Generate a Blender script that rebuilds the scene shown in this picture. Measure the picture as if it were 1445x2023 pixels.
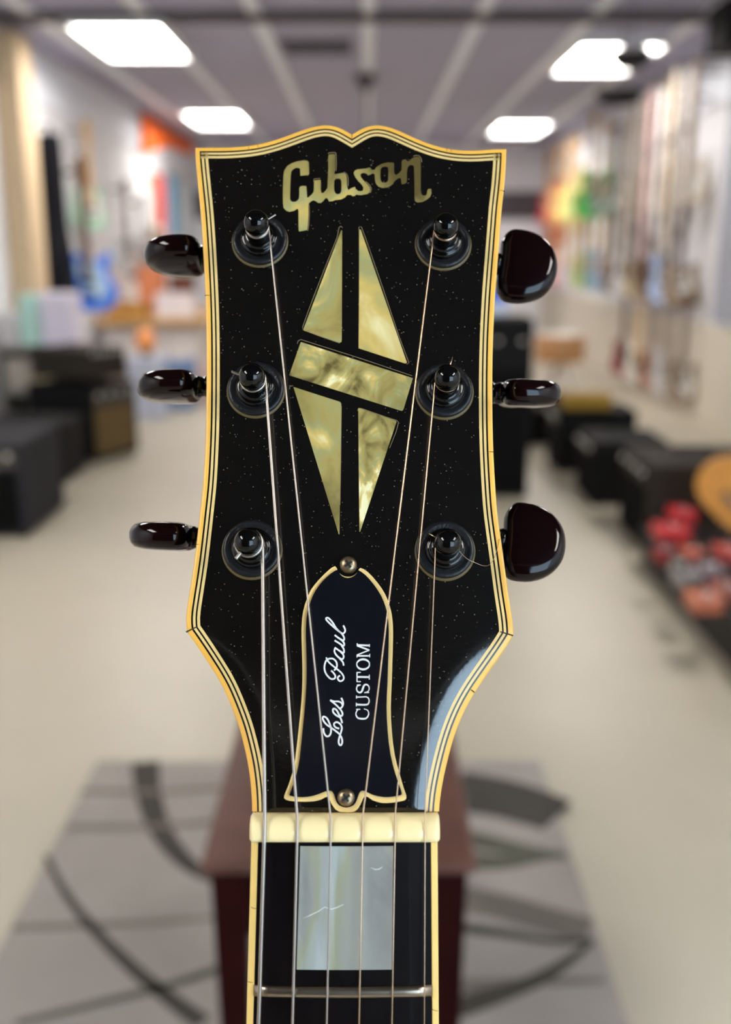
import bpy, bmesh, math, random
import numpy as np
from mathutils import Vector, Matrix
from mathutils.geometry import delaunay_2d_cdt

random.seed(7)
for o in list(bpy.data.objects):
    bpy.data.objects.remove(o)
scene = bpy.context.scene
COL = scene.collection

# ------------------------------------------------------------------ camera
IW, IH, FPX = 1445.0, 2023.0, 2000.0
CAM_H = 1.3
TH = math.atan(521.5 / FPX)                 # camera pitch, looking slightly down
CT, ST = math.cos(TH), math.sin(TH)
cam_d = bpy.data.cameras.new('camera')
cam = bpy.data.objects.new('camera', cam_d)
COL.objects.link(cam)
cam.location = (0, 0, CAM_H)
cam.rotation_euler = (math.pi / 2 - TH, 0, 0)
cam_d.sensor_fit = 'VERTICAL'
cam_d.sensor_height = 36.0
cam_d.lens = FPX / IH * 36.0
cam_d.clip_start = 0.02
cam_d.clip_end = 200
cam_d.dof.use_dof = True
cam_d.dof.focus_distance = 0.2465
cam_d.dof.aperture_fstop = 8.2
scene.camera = cam

# ------------------------------------------------------------------ world, exposure
vs = scene.view_settings
vs.view_transform = 'Standard'
vs.look = 'None'
vs.gamma = 1.0
vs.use_curve_mapping = False
vs.exposure = 0.14
world = bpy.data.worlds.new('sky')
scene.world = world
world.use_nodes = True
bg = world.node_tree.nodes['Background']
bg.inputs['Color'].default_value = (0.58, 0.80, 1.0, 1)
bg.inputs['Strength'].default_value = 7.0
PANEL_E = 20.0


# ------------------------------------------------------------------ helpers
def lin(r, g, b):
    def f(c):
        c /= 255.0
        return c / 12.92 if c <= 0.04045 else ((c + 0.055) / 1.055) ** 2.4
    return (f(r), f(g), f(b), 1.0)


def mat(name, rgb, rough=0.5, metal=0.0, spec=0.5, coat=0.0, noise=0.0, nscale=20.0, bump=0.0, bscale=200.0,
        emit=None, estr=0.0):
    m = bpy.data.materials.new(name)
    m.use_nodes = True
    nt = m.node_tree
    b = nt.nodes['Principled BSDF']
    col = lin(*rgb)
    b.inputs['Base Color'].default_value = col
    b.inputs['Roughness'].default_value = rough
    b.inputs['Metallic'].default_value = metal
    b.inputs['Specular IOR Level'].default_value = spec
    b.inputs['Coat Weight'].default_value = coat
    b.inputs['Coat Roughness'].default_value = 0.06
    if noise or bump:
        tc = nt.nodes.new('ShaderNodeTexCoord')
    if noise:
        n = nt.nodes.new('ShaderNodeTexNoise')
        n.inputs['Scale'].default_value = nscale
        n.inputs['Detail'].default_value = 5
        r = nt.nodes.new('ShaderNodeValToRGB')
        k0, k1 = 1 - noise, 1 + noise
        r.color_ramp.elements[0].position = 0.3
        r.color_ramp.elements[1].position = 0.7
        r.color_ramp.elements[0].color = (col[0] * k0, col[1] * k0, col[2] * k0, 1)
        r.color_ramp.elements[1].color = (min(1, col[0] * k1), min(1, col[1] * k1), min(1, col[2] * k1), 1)
        nt.links.new(tc.outputs['Object'], n.inputs['Vector'])
        nt.links.new(n.outputs['Fac'], r.inputs['Fac'])
        nt.links.new(r.outputs['Color'], b.inputs['Base Color'])
    if bump:
        n2 = nt.nodes.new('ShaderNodeTexNoise')
        n2.inputs['Scale'].default_value = bscale
        n2.inputs['Detail'].default_value = 3
        bp = nt.nodes.new('ShaderNodeBump')
        bp.inputs['Strength'].default_value = bump
        bp.inputs['Distance'].default_value = 0.001
        nt.links.new(tc.outputs['Object'], n2.inputs['Vector'])
        nt.links.new(n2.outputs['Fac'], bp.inputs['Height'])
        nt.links.new(bp.outputs['Normal'], b.inputs['Normal'])
    if emit:
        b.inputs['Emission Color'].default_value = lin(*emit)
        b.inputs['Emission Strength'].default_value = estr
    return m


_cm = {}


def cmat(rgb, rough=0.5, **kw):
    key = (rgb, rough, tuple(sorted(kw.items())))
    if key not in _cm:
        _cm[key] = mat('paint_%d_%d_%d' % rgb, rgb, rough, **kw)
    return _cm[key]


def mesh(name, verts, faces, m, parent=None, smooth=False):
    me = bpy.data.meshes.new(name)
    me.from_pydata([tuple(v) for v in verts], [], [tuple(f) for f in faces])
    me.update()
    if m is not None:
        me.materials.append(m)
    if smooth:
        me.polygons.foreach_set('use_smooth', [True] * len(me.polygons))
    o = bpy.data.objects.new(name, me)
    COL.objects.link(o)
    if parent:
        o.parent = parent
    return o


def fixn(o):
    bm = bmesh.new()
    bm.from_mesh(o.data)
    bmesh.ops.recalc_face_normals(bm, faces=bm.faces)
    bm.to_mesh(o.data)
    bm.free()
    return o


def bevel(o, w, seg=2, angle=0.6):
    bm = bmesh.new()
    bm.from_mesh(o.data)
    bmesh.ops.remove_doubles(bm, verts=bm.verts, dist=1e-7)
    es = [e for e in bm.edges if len(e.link_faces) == 2 and e.calc_face_angle(0) > angle]
    bmesh.ops.bevel(bm, geom=es, offset=w, segments=seg, affect='EDGES', profile=0.5)
    bm.to_mesh(o.data)
    bm.free()
    return o


def empty(name, loc, label=None, cat=None, group=None, kind=None):
    o = bpy.data.objects.new(name, None)
    COL.objects.link(o)
    o.location = loc
    o.empty_display_size = 0.05
    return tag(o, label, cat, group, kind)


def tag(o, label=None, cat=None, group=None, kind=None):
    if label:
        o['label'] = label
    if cat:
        o['category'] = cat
    if group:
        o['group'] = group
    if kind:
        o['kind'] = kind
    return o


BOXF = [(0, 3, 2, 1), (4, 5, 6, 7), (0, 1, 5, 4), (1, 2, 6, 5), (2, 3, 7, 6), (3, 0, 4, 7)]


def box(name, x0, x1, y0, y1, z0, z1, m, parent=None, bev=0.0, seg=2):
    """axis-aligned box given in world coordinates; parent is an unrotated Empty"""
    ox, oy, oz = parent.location if parent else (0, 0, 0)
    while parent is not None and parent.parent is not None:
        parent_up = parent.parent
        ox, oy, oz = ox + parent_up.location.x, oy + parent_up.location.y, oz + parent_up.location.z
        break
    v = [(x0, y0, z0), (x1, y0, z0), (x1, y1, z0), (x0, y1, z0), (x0, y0, z1), (x1, y0, z1), (x1, y1, z1), (x0, y1, z1)]
    v = [(a - ox, b - oy, c - oz) for a, b, c in v]
    o = mesh(name, v, BOXF, m, parent)
    if bev:
        bevel(o, bev, seg)
    return o


def catmull(pts, n=6):
    pts = [Vector(p) for p in pts]
    out = []
    for i in range(len(pts) - 1):
        p0 = pts[i - 1] if i else pts[0] * 2 - pts[1]
        p1, p2 = pts[i], pts[i + 1]
        p3 = pts[i + 2] if i + 2 < len(pts) else pts[-1] * 2 - pts[-2]
        for k in range(n):
            t = k / n
            out.append(0.5 * ((2 * p1) + (p2 - p0) * t + (2 * p0 - 5 * p1 + 4 * p2 - p3) * t * t
                              + (3 * p1 - p0 - 3 * p2 + p3) * t ** 3))
    out.append(pts[-1])
    return out


def resample(pts, step):
    pts = [Vector(p) for p in pts]
    d = [0.0]
    for a, b in zip(pts, pts[1:]):
        d.append(d[-1] + (b - a).length)
    n = max(2, int(round(d[-1] / step)))
    out, j = [], 0
    for i in range(n + 1):
        s = d[-1] * i / n
        while j < len(pts) - 2 and d[j + 1] < s:
            j += 1
        t = (s - d[j]) / max(1e-12, d[j + 1] - d[j])
        out.append(pts[j].lerp(pts[j + 1], min(1, max(0, t))))
    return out


def relax(pts, it=3):
    pts = [p.copy() for p in pts]
    for _ in range(it):
        q = [p.copy() for p in pts]
        for i in range(1, len(pts) - 1):
            q[i] = pts[i] * 0.5 + (pts[i - 1] + pts[i + 1]) * 0.25
        pts = q
    return pts


def tube(name, path, rad, m, parent=None, sides=8, closed_ends=True):
    """round bar along a 3-d path; rad a number or a list of radii"""
    path = [Vector(p) for p in path]
    n = len(path)
    R = rad if isinstance(rad, (list, tuple)) else [rad] * n
    V, F = [], []
    t0 = (path[1] - path[0]).normalized()
    a = Vector((0, 0, 1)) if abs(t0.z) < 0.9 else Vector((1, 0, 0))
    nrm = t0.cross(a).normalized()
    for i in range(n):
        t = (path[min(i + 1, n - 1)] - path[max(i - 1, 0)]).normalized()
        nrm = (nrm - t * nrm.dot(t)).normalized()
        b = t.cross(nrm)
        for k in range(sides):
            an = 2 * math.pi * k / sides
            V.append(path[i] + (nrm * math.cos(an) + b * math.sin(an)) * R[i])
    for i in range(n - 1):
        for k in range(sides):
            k2 = (k + 1) % sides
            F.append((i * sides + k, i * sides + k2, (i + 1) * sides + k2, (i + 1) * sides + k))
    if closed_ends:
        F.append(tuple(range(sides - 1, -1, -1)))
        F.append(tuple((n - 1) * sides + k for k in range(sides)))
    return mesh(name, V, F, m, parent, smooth=True)


def lathe(name, prof, m, parent=None, seg=40, center=(0, 0, 0), axis='Z', smooth=True, angle=None):
    """prof: list of (radius, height)"""
    V, F = [], []
    for r, h in prof:
        for k in range(seg):
            an = 2 * math.pi * k / seg
            c, s = r * math.cos(an), r * math.sin(an)
            p = (c, s, h) if axis == 'Z' else ((h, c, s) if axis == 'X' else (c, h, s))
            V.append((p[0] + center[0], p[1] + center[1], p[2] + center[2]))
    for i in range(len(prof) - 1):
        for k in range(seg):
            k2 = (k + 1) % seg
            F.append((i * seg + k, i * seg + k2, (i + 1) * seg + k2, (i + 1) * seg + k))
    F.append(tuple(range(seg - 1, -1, -1)))
    F.append(tuple((len(prof) - 1) * seg + k for k in range(seg)))
    o = mesh(name, V, F, m, parent, smooth)
    fixn(o)
    return o


def sharp(o, ang=35):
    """split shading at hard edges"""
    bm = bmesh.new()
    bm.from_mesh(o.data)
    es = [e for e in bm.edges if len(e.link_faces) == 2 and math.degrees(e.calc_face_angle(0)) > ang]
    bmesh.ops.split_edges(bm, edges=es)
    bm.to_mesh(o.data)
    bm.free()
    o.data.polygons.foreach_set('use_smooth', [True] * len(o.data.polygons))
    return o


def triangulate(loops):
    """fill 2-d loops (first outer, rest holes) -> verts, faces"""
    vs, es, fs = [], [], []
    for lp in loops:
        b = len(vs)
        vs += [Vector((p[0], p[1])) for p in lp]
        es += [(b + i, b + (i + 1) % len(lp)) for i in range(len(lp))]
    r = delaunay_2d_cdt(vs, es, [], 1, 1e-9)
    V, T = r[0], r[2]
    out = []
    for t in T:
        c = (V[t[0]] + V[t[1]] + V[t[2]]) / 3
        if inside(c, loops):
            out.append(tuple(t))
    return [tuple(v) for v in V], out


def inside(p, loops):
    k = False
    for lp in loops:
        n = len(lp)
        j = n - 1
        for i in range(n):
            xi, yi, xj, yj = lp[i][0], lp[i][1], lp[j][0], lp[j][1]
            if (yi > p[1]) != (yj > p[1]) and p[0] < (xj - xi) * (p[1] - yi) / (yj - yi) + xi:
                k = not k
            j = i
    return k


def slab(name, loops, w0, w1, m, parent=None, bev=0.0):
    """flat plate with the given outline(s) in x,y between heights w0 and w1"""
    V2, T = triangulate(loops)
    n = len(V2)
    V = [(x, y, w1) for x, y in V2] + [(x, y, w0) for x, y in V2]
    F = []
    cnt = {}
    for t in T:
        a, b, c = t
        if (V2[b][0] - V2[a][0]) * (V2[c][1] - V2[a][1]) - (V2[b][1] - V2[a][1]) * (V2[c][0] - V2[a][0]) < 0:
            t = (a, c, b)
        F.append(t)
        F.append((t[2] + n, t[1] + n, t[0] + n))
        for i in range(3):
            e = (t[i], t[(i + 1) % 3])
            cnt[e] = cnt.get(e, 0) + 1
    for (a, b) in list(cnt):
        if (b, a) not in cnt:
            F.append((b, a, a + n, b + n))
    return mesh(name, V, F, m, parent)


def ribbon(name, strokes, w0, w1, m, parent=None):
    """flat lettering strokes: list of (points, width or widths), joined into one letter"""
    V, F = [], []
    for si, (pts, wd) in enumerate(strokes):
        pts = [Vector(p) for p in pts]
        n = len(pts)
        W = wd if isinstance(wd, (list, tuple)) else [wd] * n
        b = len(V)
        top = w1 + si * 2e-6
        for i in range(n):
            t = (pts[min(i + 1, n - 1)] - pts[max(i - 1, 0)]).normalized()
            nn = Vector((-t.y, t.x)) * W[i] / 2
            for q, z in ((pts[i] + nn, top), (pts[i] - nn, top), (pts[i] - nn, w0), (pts[i] + nn, w0)):
                V.append((q.x, q.y, z))
        for i in range(n - 1):
            for k in range(4):
                k2 = (k + 1) % 4
                F.append((b + i * 4 + k, b + i * 4 + k2, b + (i + 1) * 4 + k2, b + (i + 1) * 4 + k))
        F.append((b, b + 3, b + 2, b + 1))
        e = b + (n - 1) * 4
        F.append((e, e + 1, e + 2, e + 3))
        # round ends
    o = mesh(name, V, F, m, parent)
    fixn(o)
    return o


def at(px, py, Y):
    """point of the room at distance Y from the camera seen in this direction (metres)"""
    a, b = (px - IW / 2) / FPX, -(py - IH / 2) / FPX
    r = Vector((a, CT + b * ST, -ST + b * CT))
    return Vector((0, 0, CAM_H)) + r * (Y / r.y)


def on_floor(px, py, z=0.0):
    a, b = (px - IW / 2) / FPX, -(py - IH / 2) / FPX
    r = Vector((a, CT + b * ST, -ST + b * CT))
    return Vector((0, 0, CAM_H)) + r * ((z - CAM_H) / r.z)


# ------------------------------------------------------------------ the room
XL, XR, YB, YF, ZC = -2.5, 2.7, -2.6, 15.5, 2.75
M_floor = mat('floor_coating', (180, 172, 154), 0.38, noise=0.05, nscale=1.6)
M_ceil = mat('ceiling_board', (176, 174, 196), 0.9, noise=0.04, nscale=3)
M_rail = mat('ceiling_rail', (244, 248, 255), 0.4)  # white colour stands in for window light reflected by the rails
M_wall = mat('wall_paint', (236, 236, 240), 0.8, noise=0.03, nscale=2)
M_soffit = mat('soffit_paint', (238, 242, 252), 0.7)
M_dark = mat('dark_beam', (84, 78, 84), 0.8)
M_front = mat('front_ceiling', (58, 54, 57), 0.9)  # unseen front board, darkened so the headstock face mirrors little light


def struct(o):
    o['kind'] = 'structure'
    return o


struct(box('floor', XL - .2, XR + .2, YB - .2, YF + .2, -.1, 0, M_floor))
ceiling = empty('ceiling', (0, 0, ZC), kind='structure')
box('ceiling_board', XL - .2, XR + .2, 5.4, YF + .2, ZC, ZC + .1, M_ceil, ceiling)
box('front_board', XL - .2, XR + .2, YB - .2, 5.4, ZC, ZC + .1, M_front, ceiling)
for x in (-2.12, -1.41, -.70, .02, .74, 1.46, 2.18):
    box('ceiling_rail', x - .04, x + .04, 5.4, YF, ZC - .02, ZC, M_rail, ceiling)
for k in range(12):
    y = 7.35 + k * .74
    box('cross_rail', XL, XR, y - .012, y + .012, ZC - .008, ZC, M_ceil, ceiling)
struct(box('trim_1', XL, XR, 6.95, 7.2, ZC - .03, ZC - .0205, M_dark))
for nm, a in (('wall_left', (XL - .15, XL, YB, YF)), ('wall_right', (XR, XR + .15, YB, YF)),
              ('wall_far', (XL, XR, YF, YF + .15))):
    struct(box(nm, a[0], a[1], a[2], a[3], 0, ZC, M_wall))
# shop front behind the camera: wall with a wide daylight opening to the right
struct(box('wall_back', XL, XR, YB - .15, YB, 2.62, ZC, M_wall))
struct(box('wall_back_side', XL, .72, YB - .15, YB, 0, 2.62, mat('back_wall_darkened', (46, 42, 40), .8)))  # unseen wall, darkened to keep the fingerboard's reflection black
struct(box('wall_back_sill', .72, XR, YB - .15, YB, 0, .5, M_wall))
win = empty('window_1', (1.7, YB - .07, .5), kind='structure')
M_alu = mat('window_metal', (70, 70, 74), .4, metal=.6)
for x in (.72, 2.64):
    box('mullion', x, x + .06, YB - .1, YB - .04, .5, 2.62, M_alu, win)
box('transom', .78, 2.64, YB - .1, YB - .04, 2.56, 2.62, M_alu, win)
# pale soffit bands under the ceiling, tan pilaster, wainscots
struct(box('trim_2', XL, XL + .03, 7.3, YF, 2.36, ZC, M_soffit))
struct(box('trim_3', XR - .03, XR, 7.3, YF, 2.36, ZC, M_soffit))
struct(box('trim_4', XL, XL + .17, 7.3, 7.62, 0, 2.7, mat('tan_pilaster', (216, 190, 154), .7)))
struct(box('trim_5', XR - .04, XR, 3.0, 7.9, .75, ZC, mat('pale_blue_paint', (170, 174, 188), .7)))
struct(box('trim_6', XR - .08, XR, 3.0, YF, 0, .72, mat('cream_wainscot', (222, 214, 198), .7)))
struct(box('trim_7', XL, XR, YF - .06, YF, 1.72, 2.1, M_dark))


# ------------------------------------------------------------------ ceiling lights
M_frame = mat('light_frame', (235, 235, 235), .5)
M_diff = mat('light_diffuser', (255, 255, 255), .5, emit=(255, 250, 243), estr=PANEL_E)


def troffer(x, y, label, rot=0.0):
    t = empty('ceiling_light', (x, y, ZC - .03), label, 'ceiling light', 'panel lights in the shop ceiling')
    for (a, b, c, d) in ((-.33, -.29, -.63, .63), (.29, .33, -.63, .63), (-.29, .29, -.63, -.59), (-.29, .29, .59, .63)):
        box('frame', x + a, x + b, y + c, y + d, ZC - .07, ZC - .001, M_frame, t)
    for s in (-1, 1):
        box('diffuser', x + s * .147 - .14, x + s * .147 + .14, y - .59, y + .59, ZC - .03, ZC - .012, M_diff, t)
    return t


troffer(-1.63, 7.7, 'glowing ceiling panel above the tan pilaster, largest at upper left')
troffer(-1.66, 12.1, 'glowing ceiling panel nearest the orange banner')
troffer(1.83, 8.35, 'glowing ceiling panel partly covered by dark hanging discs')
troffer(1.86, 13.0, 'glowing ceiling panel at the far right, above the red guitar')
for i, (x, y) in enumerate(((-1.66, 3.3), (1.83, 3.6), (-1.66, -.9), (1.83, -.9))):
    troffer(x, y, ('ceiling panel over the aisle beside the amplifiers', 'ceiling panel over the aisle beside the guitar rack',
                   'ceiling panel behind the camera on the amplifier side',
                   'ceiling panel behind the camera on the window side')[i])

# ------------------------------------------------------------------ the guitar in front: frame of the headstock face
ALPHA = math.radians(12.8)      # headstock leans back from the picture plane
BETA = math.radians(15.0)       # neck breaks forward at the nut
R_, U_, F_ = Vector((1, 0, 0)), Vector((0, ST, CT)), Vector((0, CT, -ST))
CAMP = Vector((0, 0, CAM_H))
EU = R_
EV = U_ * math.cos(ALPHA) + F_ * math.sin(ALPHA)
EN = U_ * math.sin(ALPHA) - F_ * math.cos(ALPHA)
Z0 = 0.2325


def camray(px, py):
    return R_ * ((px - IW / 2) / FPX) - U_ * ((py - IH / 2) / FPX) + F_


P0 = CAMP + camray(682, 1604) * Z0
LOC = Matrix((EU, EV, EN))      # world -> local rotation


def loc(px, py, w=0.0, nrm=None, org=None):
    """headstock-frame coordinates of the point seen at a pixel, on the plane at height w (or a given local plane)"""
    c = LOC @ (CAMP - P0)
    d = LOC @ camray(px, py)
    n = nrm or Vector((0, 0, 1))
    o = org or Vector((0, 0, w))
    t = (o - c).dot(n) / d.dot(n)
    return c + d * t


def L2(px, py, w=0.0):
    q = loc(px, py, w)
    return Vector((q.x, q.y))


MW = Matrix.Identity(4)
for i in range(3):
    MW[i][0], MW[i][1], MW[i][2], MW[i][3] = EU[i], EV[i], EN[i], P0[i]
guitar = bpy.data.objects.new('electric_guitar', None)
COL.objects.link(guitar)
guitar.empty_display_size = .05
guitar.matrix_world = MW
tag(guitar, 'black electric guitar headstock and neck with cream binding and pearl inlays', 'guitar')

# ---- materials of the guitar
M_lacq = bpy.data.materials.new('black_lacquer')
M_lacq.use_nodes = True
nt = M_lacq.node_tree
b = nt.nodes['Principled BSDF']
b.inputs['Coat Weight'].default_value = .8
b.inputs['Coat Roughness'].default_value = .08
b.inputs['Roughness'].default_value = .16
b.inputs['Specular IOR Level'].default_value = .5
tc = nt.nodes.new('ShaderNodeTexCoord')
vor = nt.nodes.new('ShaderNodeTexVoronoi')
vor.inputs['Scale'].default_value = 800
cr = nt.nodes.new('ShaderNodeValToRGB')
cr.color_ramp.elements[0].position = .0
cr.color_ramp.elements[0].color = (1, 1, 1, 1)
cr.color_ramp.elements[1].position = .14
cr.color_ramp.elements[1].color = (0, 0, 0, 1)
nz = nt.nodes.new('ShaderNodeTexNoise')
nz.inputs['Scale'].default_value = 170
nz.inputs['Detail'].default_value = 2
cr2 = nt.nodes.new('ShaderNodeValToRGB')
cr2.color_ramp.elements[0].position = .34
cr2.color_ramp.elements[0].color = (0, 0, 0, 1)
cr2.color_ramp.elements[1].position = .53
cr2.color_ramp.elements[1].color = (1, 1, 1, 1)
mul = nt.nodes.new('ShaderNodeMath')
mul.operation = 'MULTIPLY'
mixc = nt.nodes.new('ShaderNodeMixRGB')
mixc.inputs['Color1'].default_value = lin(9, 7, 5)
mixc.inputs['Color2'].default_value = lin(150, 140, 120)
nt.links.new(tc.outputs['Object'], vor.inputs['Vector'])
nt.links.new(vor.outputs['Distance'], cr.inputs['Fac'])
nt.links.new(tc.outputs['Object'], nz.inputs['Vector'])
nt.links.new(nz.outputs['Fac'], cr2.inputs['Fac'])
nt.links.new(cr.outputs['Color'], mul.inputs[0])
nt.links.new(cr2.outputs['Color'], mul.inputs[1])
nt.links.new(mul.outputs['Value'], mixc.inputs['Fac'])
nt.links.new(mixc.outputs['Color'], b.inputs['Base Color'])
n3 = nt.nodes.new('ShaderNodeTexNoise')
n3.inputs['Scale'].default_value = 900
n3.inputs['Detail'].default_value = 3
bp = nt.nodes.new('ShaderNodeBump')
bp.inputs['Strength'].default_value = .12
bp.inputs['Distance'].default_value = .0002
nt.links.new(tc.outputs['Object'], n3.inputs['Vector'])
nt.links.new(n3.outputs['Fac'], bp.inputs['Height'])
nt.links.new(bp.outputs['Normal'], b.inputs['Normal'])

M_bind = mat('aged_binding', (242, 184, 78), .38, noise=.10, nscale=60, coat=.2)
M_bind2 = mat('aged_binding_line', (226, 196, 128), .4, noise=.08, nscale=120)
M_bline = mat('black_binding_line', (16, 13, 10), .25)
M_neckb = mat('neck_binding', (246, 208, 124), .35, noise=.06, nscale=80, coat=.2)
M_black = mat('black_gloss', (9, 8, 8), .12, coat=.3)
M_side = mat('black_side', (14, 11, 10), .3)
M_ebony = mat('ebony', (11, 7, 8), .3, spec=.18, noise=.3, nscale=150)
M_nut = mat('bone_nut', (248, 228, 172), .28, noise=.04, nscale=120, coat=.3)
M_fret = mat('nickel_fret', (164, 150, 134), .28, metal=1.0)
M_wound = mat('wound_string', (186, 176, 166), .36, metal=1.0)
M_plain = mat('plain_string', (206, 176, 148), .25, metal=1.0)
M_tun = mat('black_chrome', (6, 6, 7), .09, spec=.32, coat=.1)
M_wash = mat('dark_washer', (20, 21, 24), .36, spec=.35, bump=.15, bscale=1200)
M_btn = mat('black_button', (17, 3, 4), .08, spec=.24, coat=.08)
M_amber = mat('amber_lacquer', (98, 82, 46), .5)
M_screw = mat('aged_screw', (150, 132, 104), .35, metal=.9, noise=.3, nscale=800)
M_hole = mat('screw_recess', (20, 16, 13), .6)
M_plate = mat('black_plastic', (11, 12, 19), .18, coat=.2)
M_layer = mat('cream_plastic', (240, 206, 134), .4, noise=.05, nscale=200)
M_white = mat('white_print', (226, 228, 224), .5)


def pearl(name, cols, scale, seed, dist=2.0):
    m = bpy.data.materials.new(name)
    m.use_nodes = True
    nt = m.node_tree
    b = nt.nodes['Principled BSDF']
    tc = nt.nodes.new('ShaderNodeTexCoord')
    mp = nt.nodes.new('ShaderNodeMapping')
    mp.inputs['Location'].default_value = (seed, seed * 1.7, 0)
    mp.inputs['Scale'].default_value = (1.0, .6, 1)
    mp.inputs['Rotation'].default_value = (0, 0, .5)
    n = nt.nodes.new('ShaderNodeTexNoise')
    n.inputs['Scale'].default_value = scale
    n.inputs['Detail'].default_value = 6
    n.inputs['Distortion'].default_value = dist
    r = nt.nodes.new('ShaderNodeValToRGB')
    els = r.color_ramp.elements
    while len(els) < len(cols):
        els.new(.5)
    for e, (p, c) in zip(els, cols):
        e.position = p
        e.color = lin(*c)
    nt.links.new(tc.outputs['Object'], mp.inputs['Vector'])
    nt.links.new(mp.outputs['Vector'], n.inputs['Vector'])
    nt.links.new(n.outputs['Fac'], r.inputs['Fac'])
    nt.links.new(r.outputs['Color'], b.inputs['Base Color'])
    b.inputs['Roughness'].default_value = .3
    b.inputs['Coat Weight'].default_value = .3
    b.inputs['Coat Roughness'].default_value = .1
    return m


GOLDP = [(.34, (92, 80, 42)), (.43, (142, 130, 76)), (.5, (166, 150, 86)), (.55, (160, 158, 106)), (.61, (204, 178, 100)), (.68, (240, 234, 184))]
M_pearl = [pearl('pearl_%d' % i, GOLDP, sc, sd, ds) for i, (sc, sd, ds) in
           enumerate(((70, 0.0, 1.2), (30, 3.1, .8), (90, 7.7, 2.0), (42, 11.2, 1.0), (85, 5.9, 2.2), (40, 9.4, .8)))]
M_pearlb = pearl('pearl_block', [(.3, (126, 126, 126)), (.45, (150, 152, 146)), (.52, (154, 156, 132)), (.6, (164, 172, 172)), (.74, (196, 202, 200))], 38, 2.3, .9)

# ---- outline of the headstock (traced corner to corner, in millimetre-true plane coordinates)
LB = [(496.5, 1604), (496.6, 1589), (495.3, 1563), (492.5, 1537), (488.1, 1506), (480.5, 1473.7), (471.8, 1439), (458.8, 1404), (445.7, 1371.5), (432.7, 1345), (415.3, 1317), (400, 1293), (382.6, 1267), (369, 1247.4)]
LS = [(369, 1247.4), (366, 1238), (366.3, 1222), (369.3, 1199), (375.8, 1159), (383.3, 1109.5), (389.5, 1059.7), (395, 1010), (400.5, 960), (404.5, 892), (406.8, 829.5), (407.7, 754.7), (407.7, 680), (406.5, 612), (404, 549.5), (400.8, 487), (396.6, 424), (393, 387), (388.2, 339), (385, 303), (385.5, 290.5)]
TL = [(385.5, 290.5), (400, 290), (418.4, 290.3), (455, 290), (491, 287.2), (515, 283.4), (544, 275.5), (571, 266), (595, 256.6), (617, 249.4), (636, 245.3), (654, 245), (670, 249.6), (685, 258), (695.7, 264.6)]
TR = [(695.7, 264.6), (709, 256), (723.6, 248.2), (738, 245), (755, 245.7), (777, 251.8), (801, 262.7), (825.3, 273.6), (849.5, 283.3), (873.8, 290.5), (898, 294.9), (922, 296.6), (946.4, 296.1), (970.6, 293.9), (990, 292.8), (1001, 293.5)]
RS = [(1001, 293.5), (1001.2, 307.5), (997.3, 365.6), (992.4, 408), (986.3, 487), (980.5, 562), (976.8, 624), (974.6, 680), (973.4, 754.7), (973.9, 829.5), (975.6, 892), (979.3, 960), (983, 1010), (988, 1047), (996.7, 1109.5), (1005, 1171.8), (1011.5, 1212), (1015, 1236), (1015.4, 1255)]
RB = [(1015.4, 1255), (1009, 1266), (997.5, 1284), (975.8, 1315), (958.4, 1340), (939.9, 1367), (921.4, 1399.7), (906.2, 1434.5), (895.3, 1467), (886.6, 1499.8), (879, 1532.4), (873.5, 1560.7), (870.3, 1582.4), (869.2, 1604)]
outline = []
for seg in (LB, LS, TL, TR, RS, RB):
    pts = relax(resample(catmull([L2(*p) for p in seg], 5), .0016), 3)
    outline += pts if not outline else pts[1:]
OL = outline
N = len(OL)
OA = np.array([[p.x, p.y] for p in OL])
AS, AB = OA[:-1], OA[1:] - OA[:-1]
ABL = (AB ** 2).sum(1)


def edge_dist(x, y):
    p = np.array([x, y])
    t = np.clip(((p - AS) * AB).sum(1) / ABL, 0, 1)
    return float(np.sqrt((((AS + AB * t[:, None]) - p) ** 2).sum(1).min()))


def drop(x, y):
    """lacquer rolls off towards the flared edges above the nut"""
    m = min(1, max(0, (.045 - y) / .018))
    m = m * m * (3 - 2 * m)
    if m == 0:
        return 0.0
    D = .0078
    d = edge_dist(x, y)
    if d >= D:
        return 0.0
    return -m * ROLL * (D - d) ** 2 / (2 * D)


ROLL = .40


def offset(off):
    """outline moved inwards by off (mitred)"""
    if off == 0:
        return [p.copy() for p in OL]
    out = []
    for i in range(N):
        a = (OL[i] - OL[i - 1]).normalized() if i else None
        c = (OL[i + 1] - OL[i]).normalized() if i < N - 1 else None
        if a is None:
            a = c
        if c is None:
            c = a
        na, nc = Vector((a.y, -a.x)), Vector((c.y, -c.x))
        m = (na + nc).normalized()
        k = off / max(.35, m.dot(na))
        q = OL[i] + m * k
        if i in (0, N - 1):                                  # the ends stay on the nut line
            q = Vector((OL[i].x + (off if i == 0 else -off) / max(.5, abs(na.x)), OL[i].y))
        out.append(q)
    return out


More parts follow.
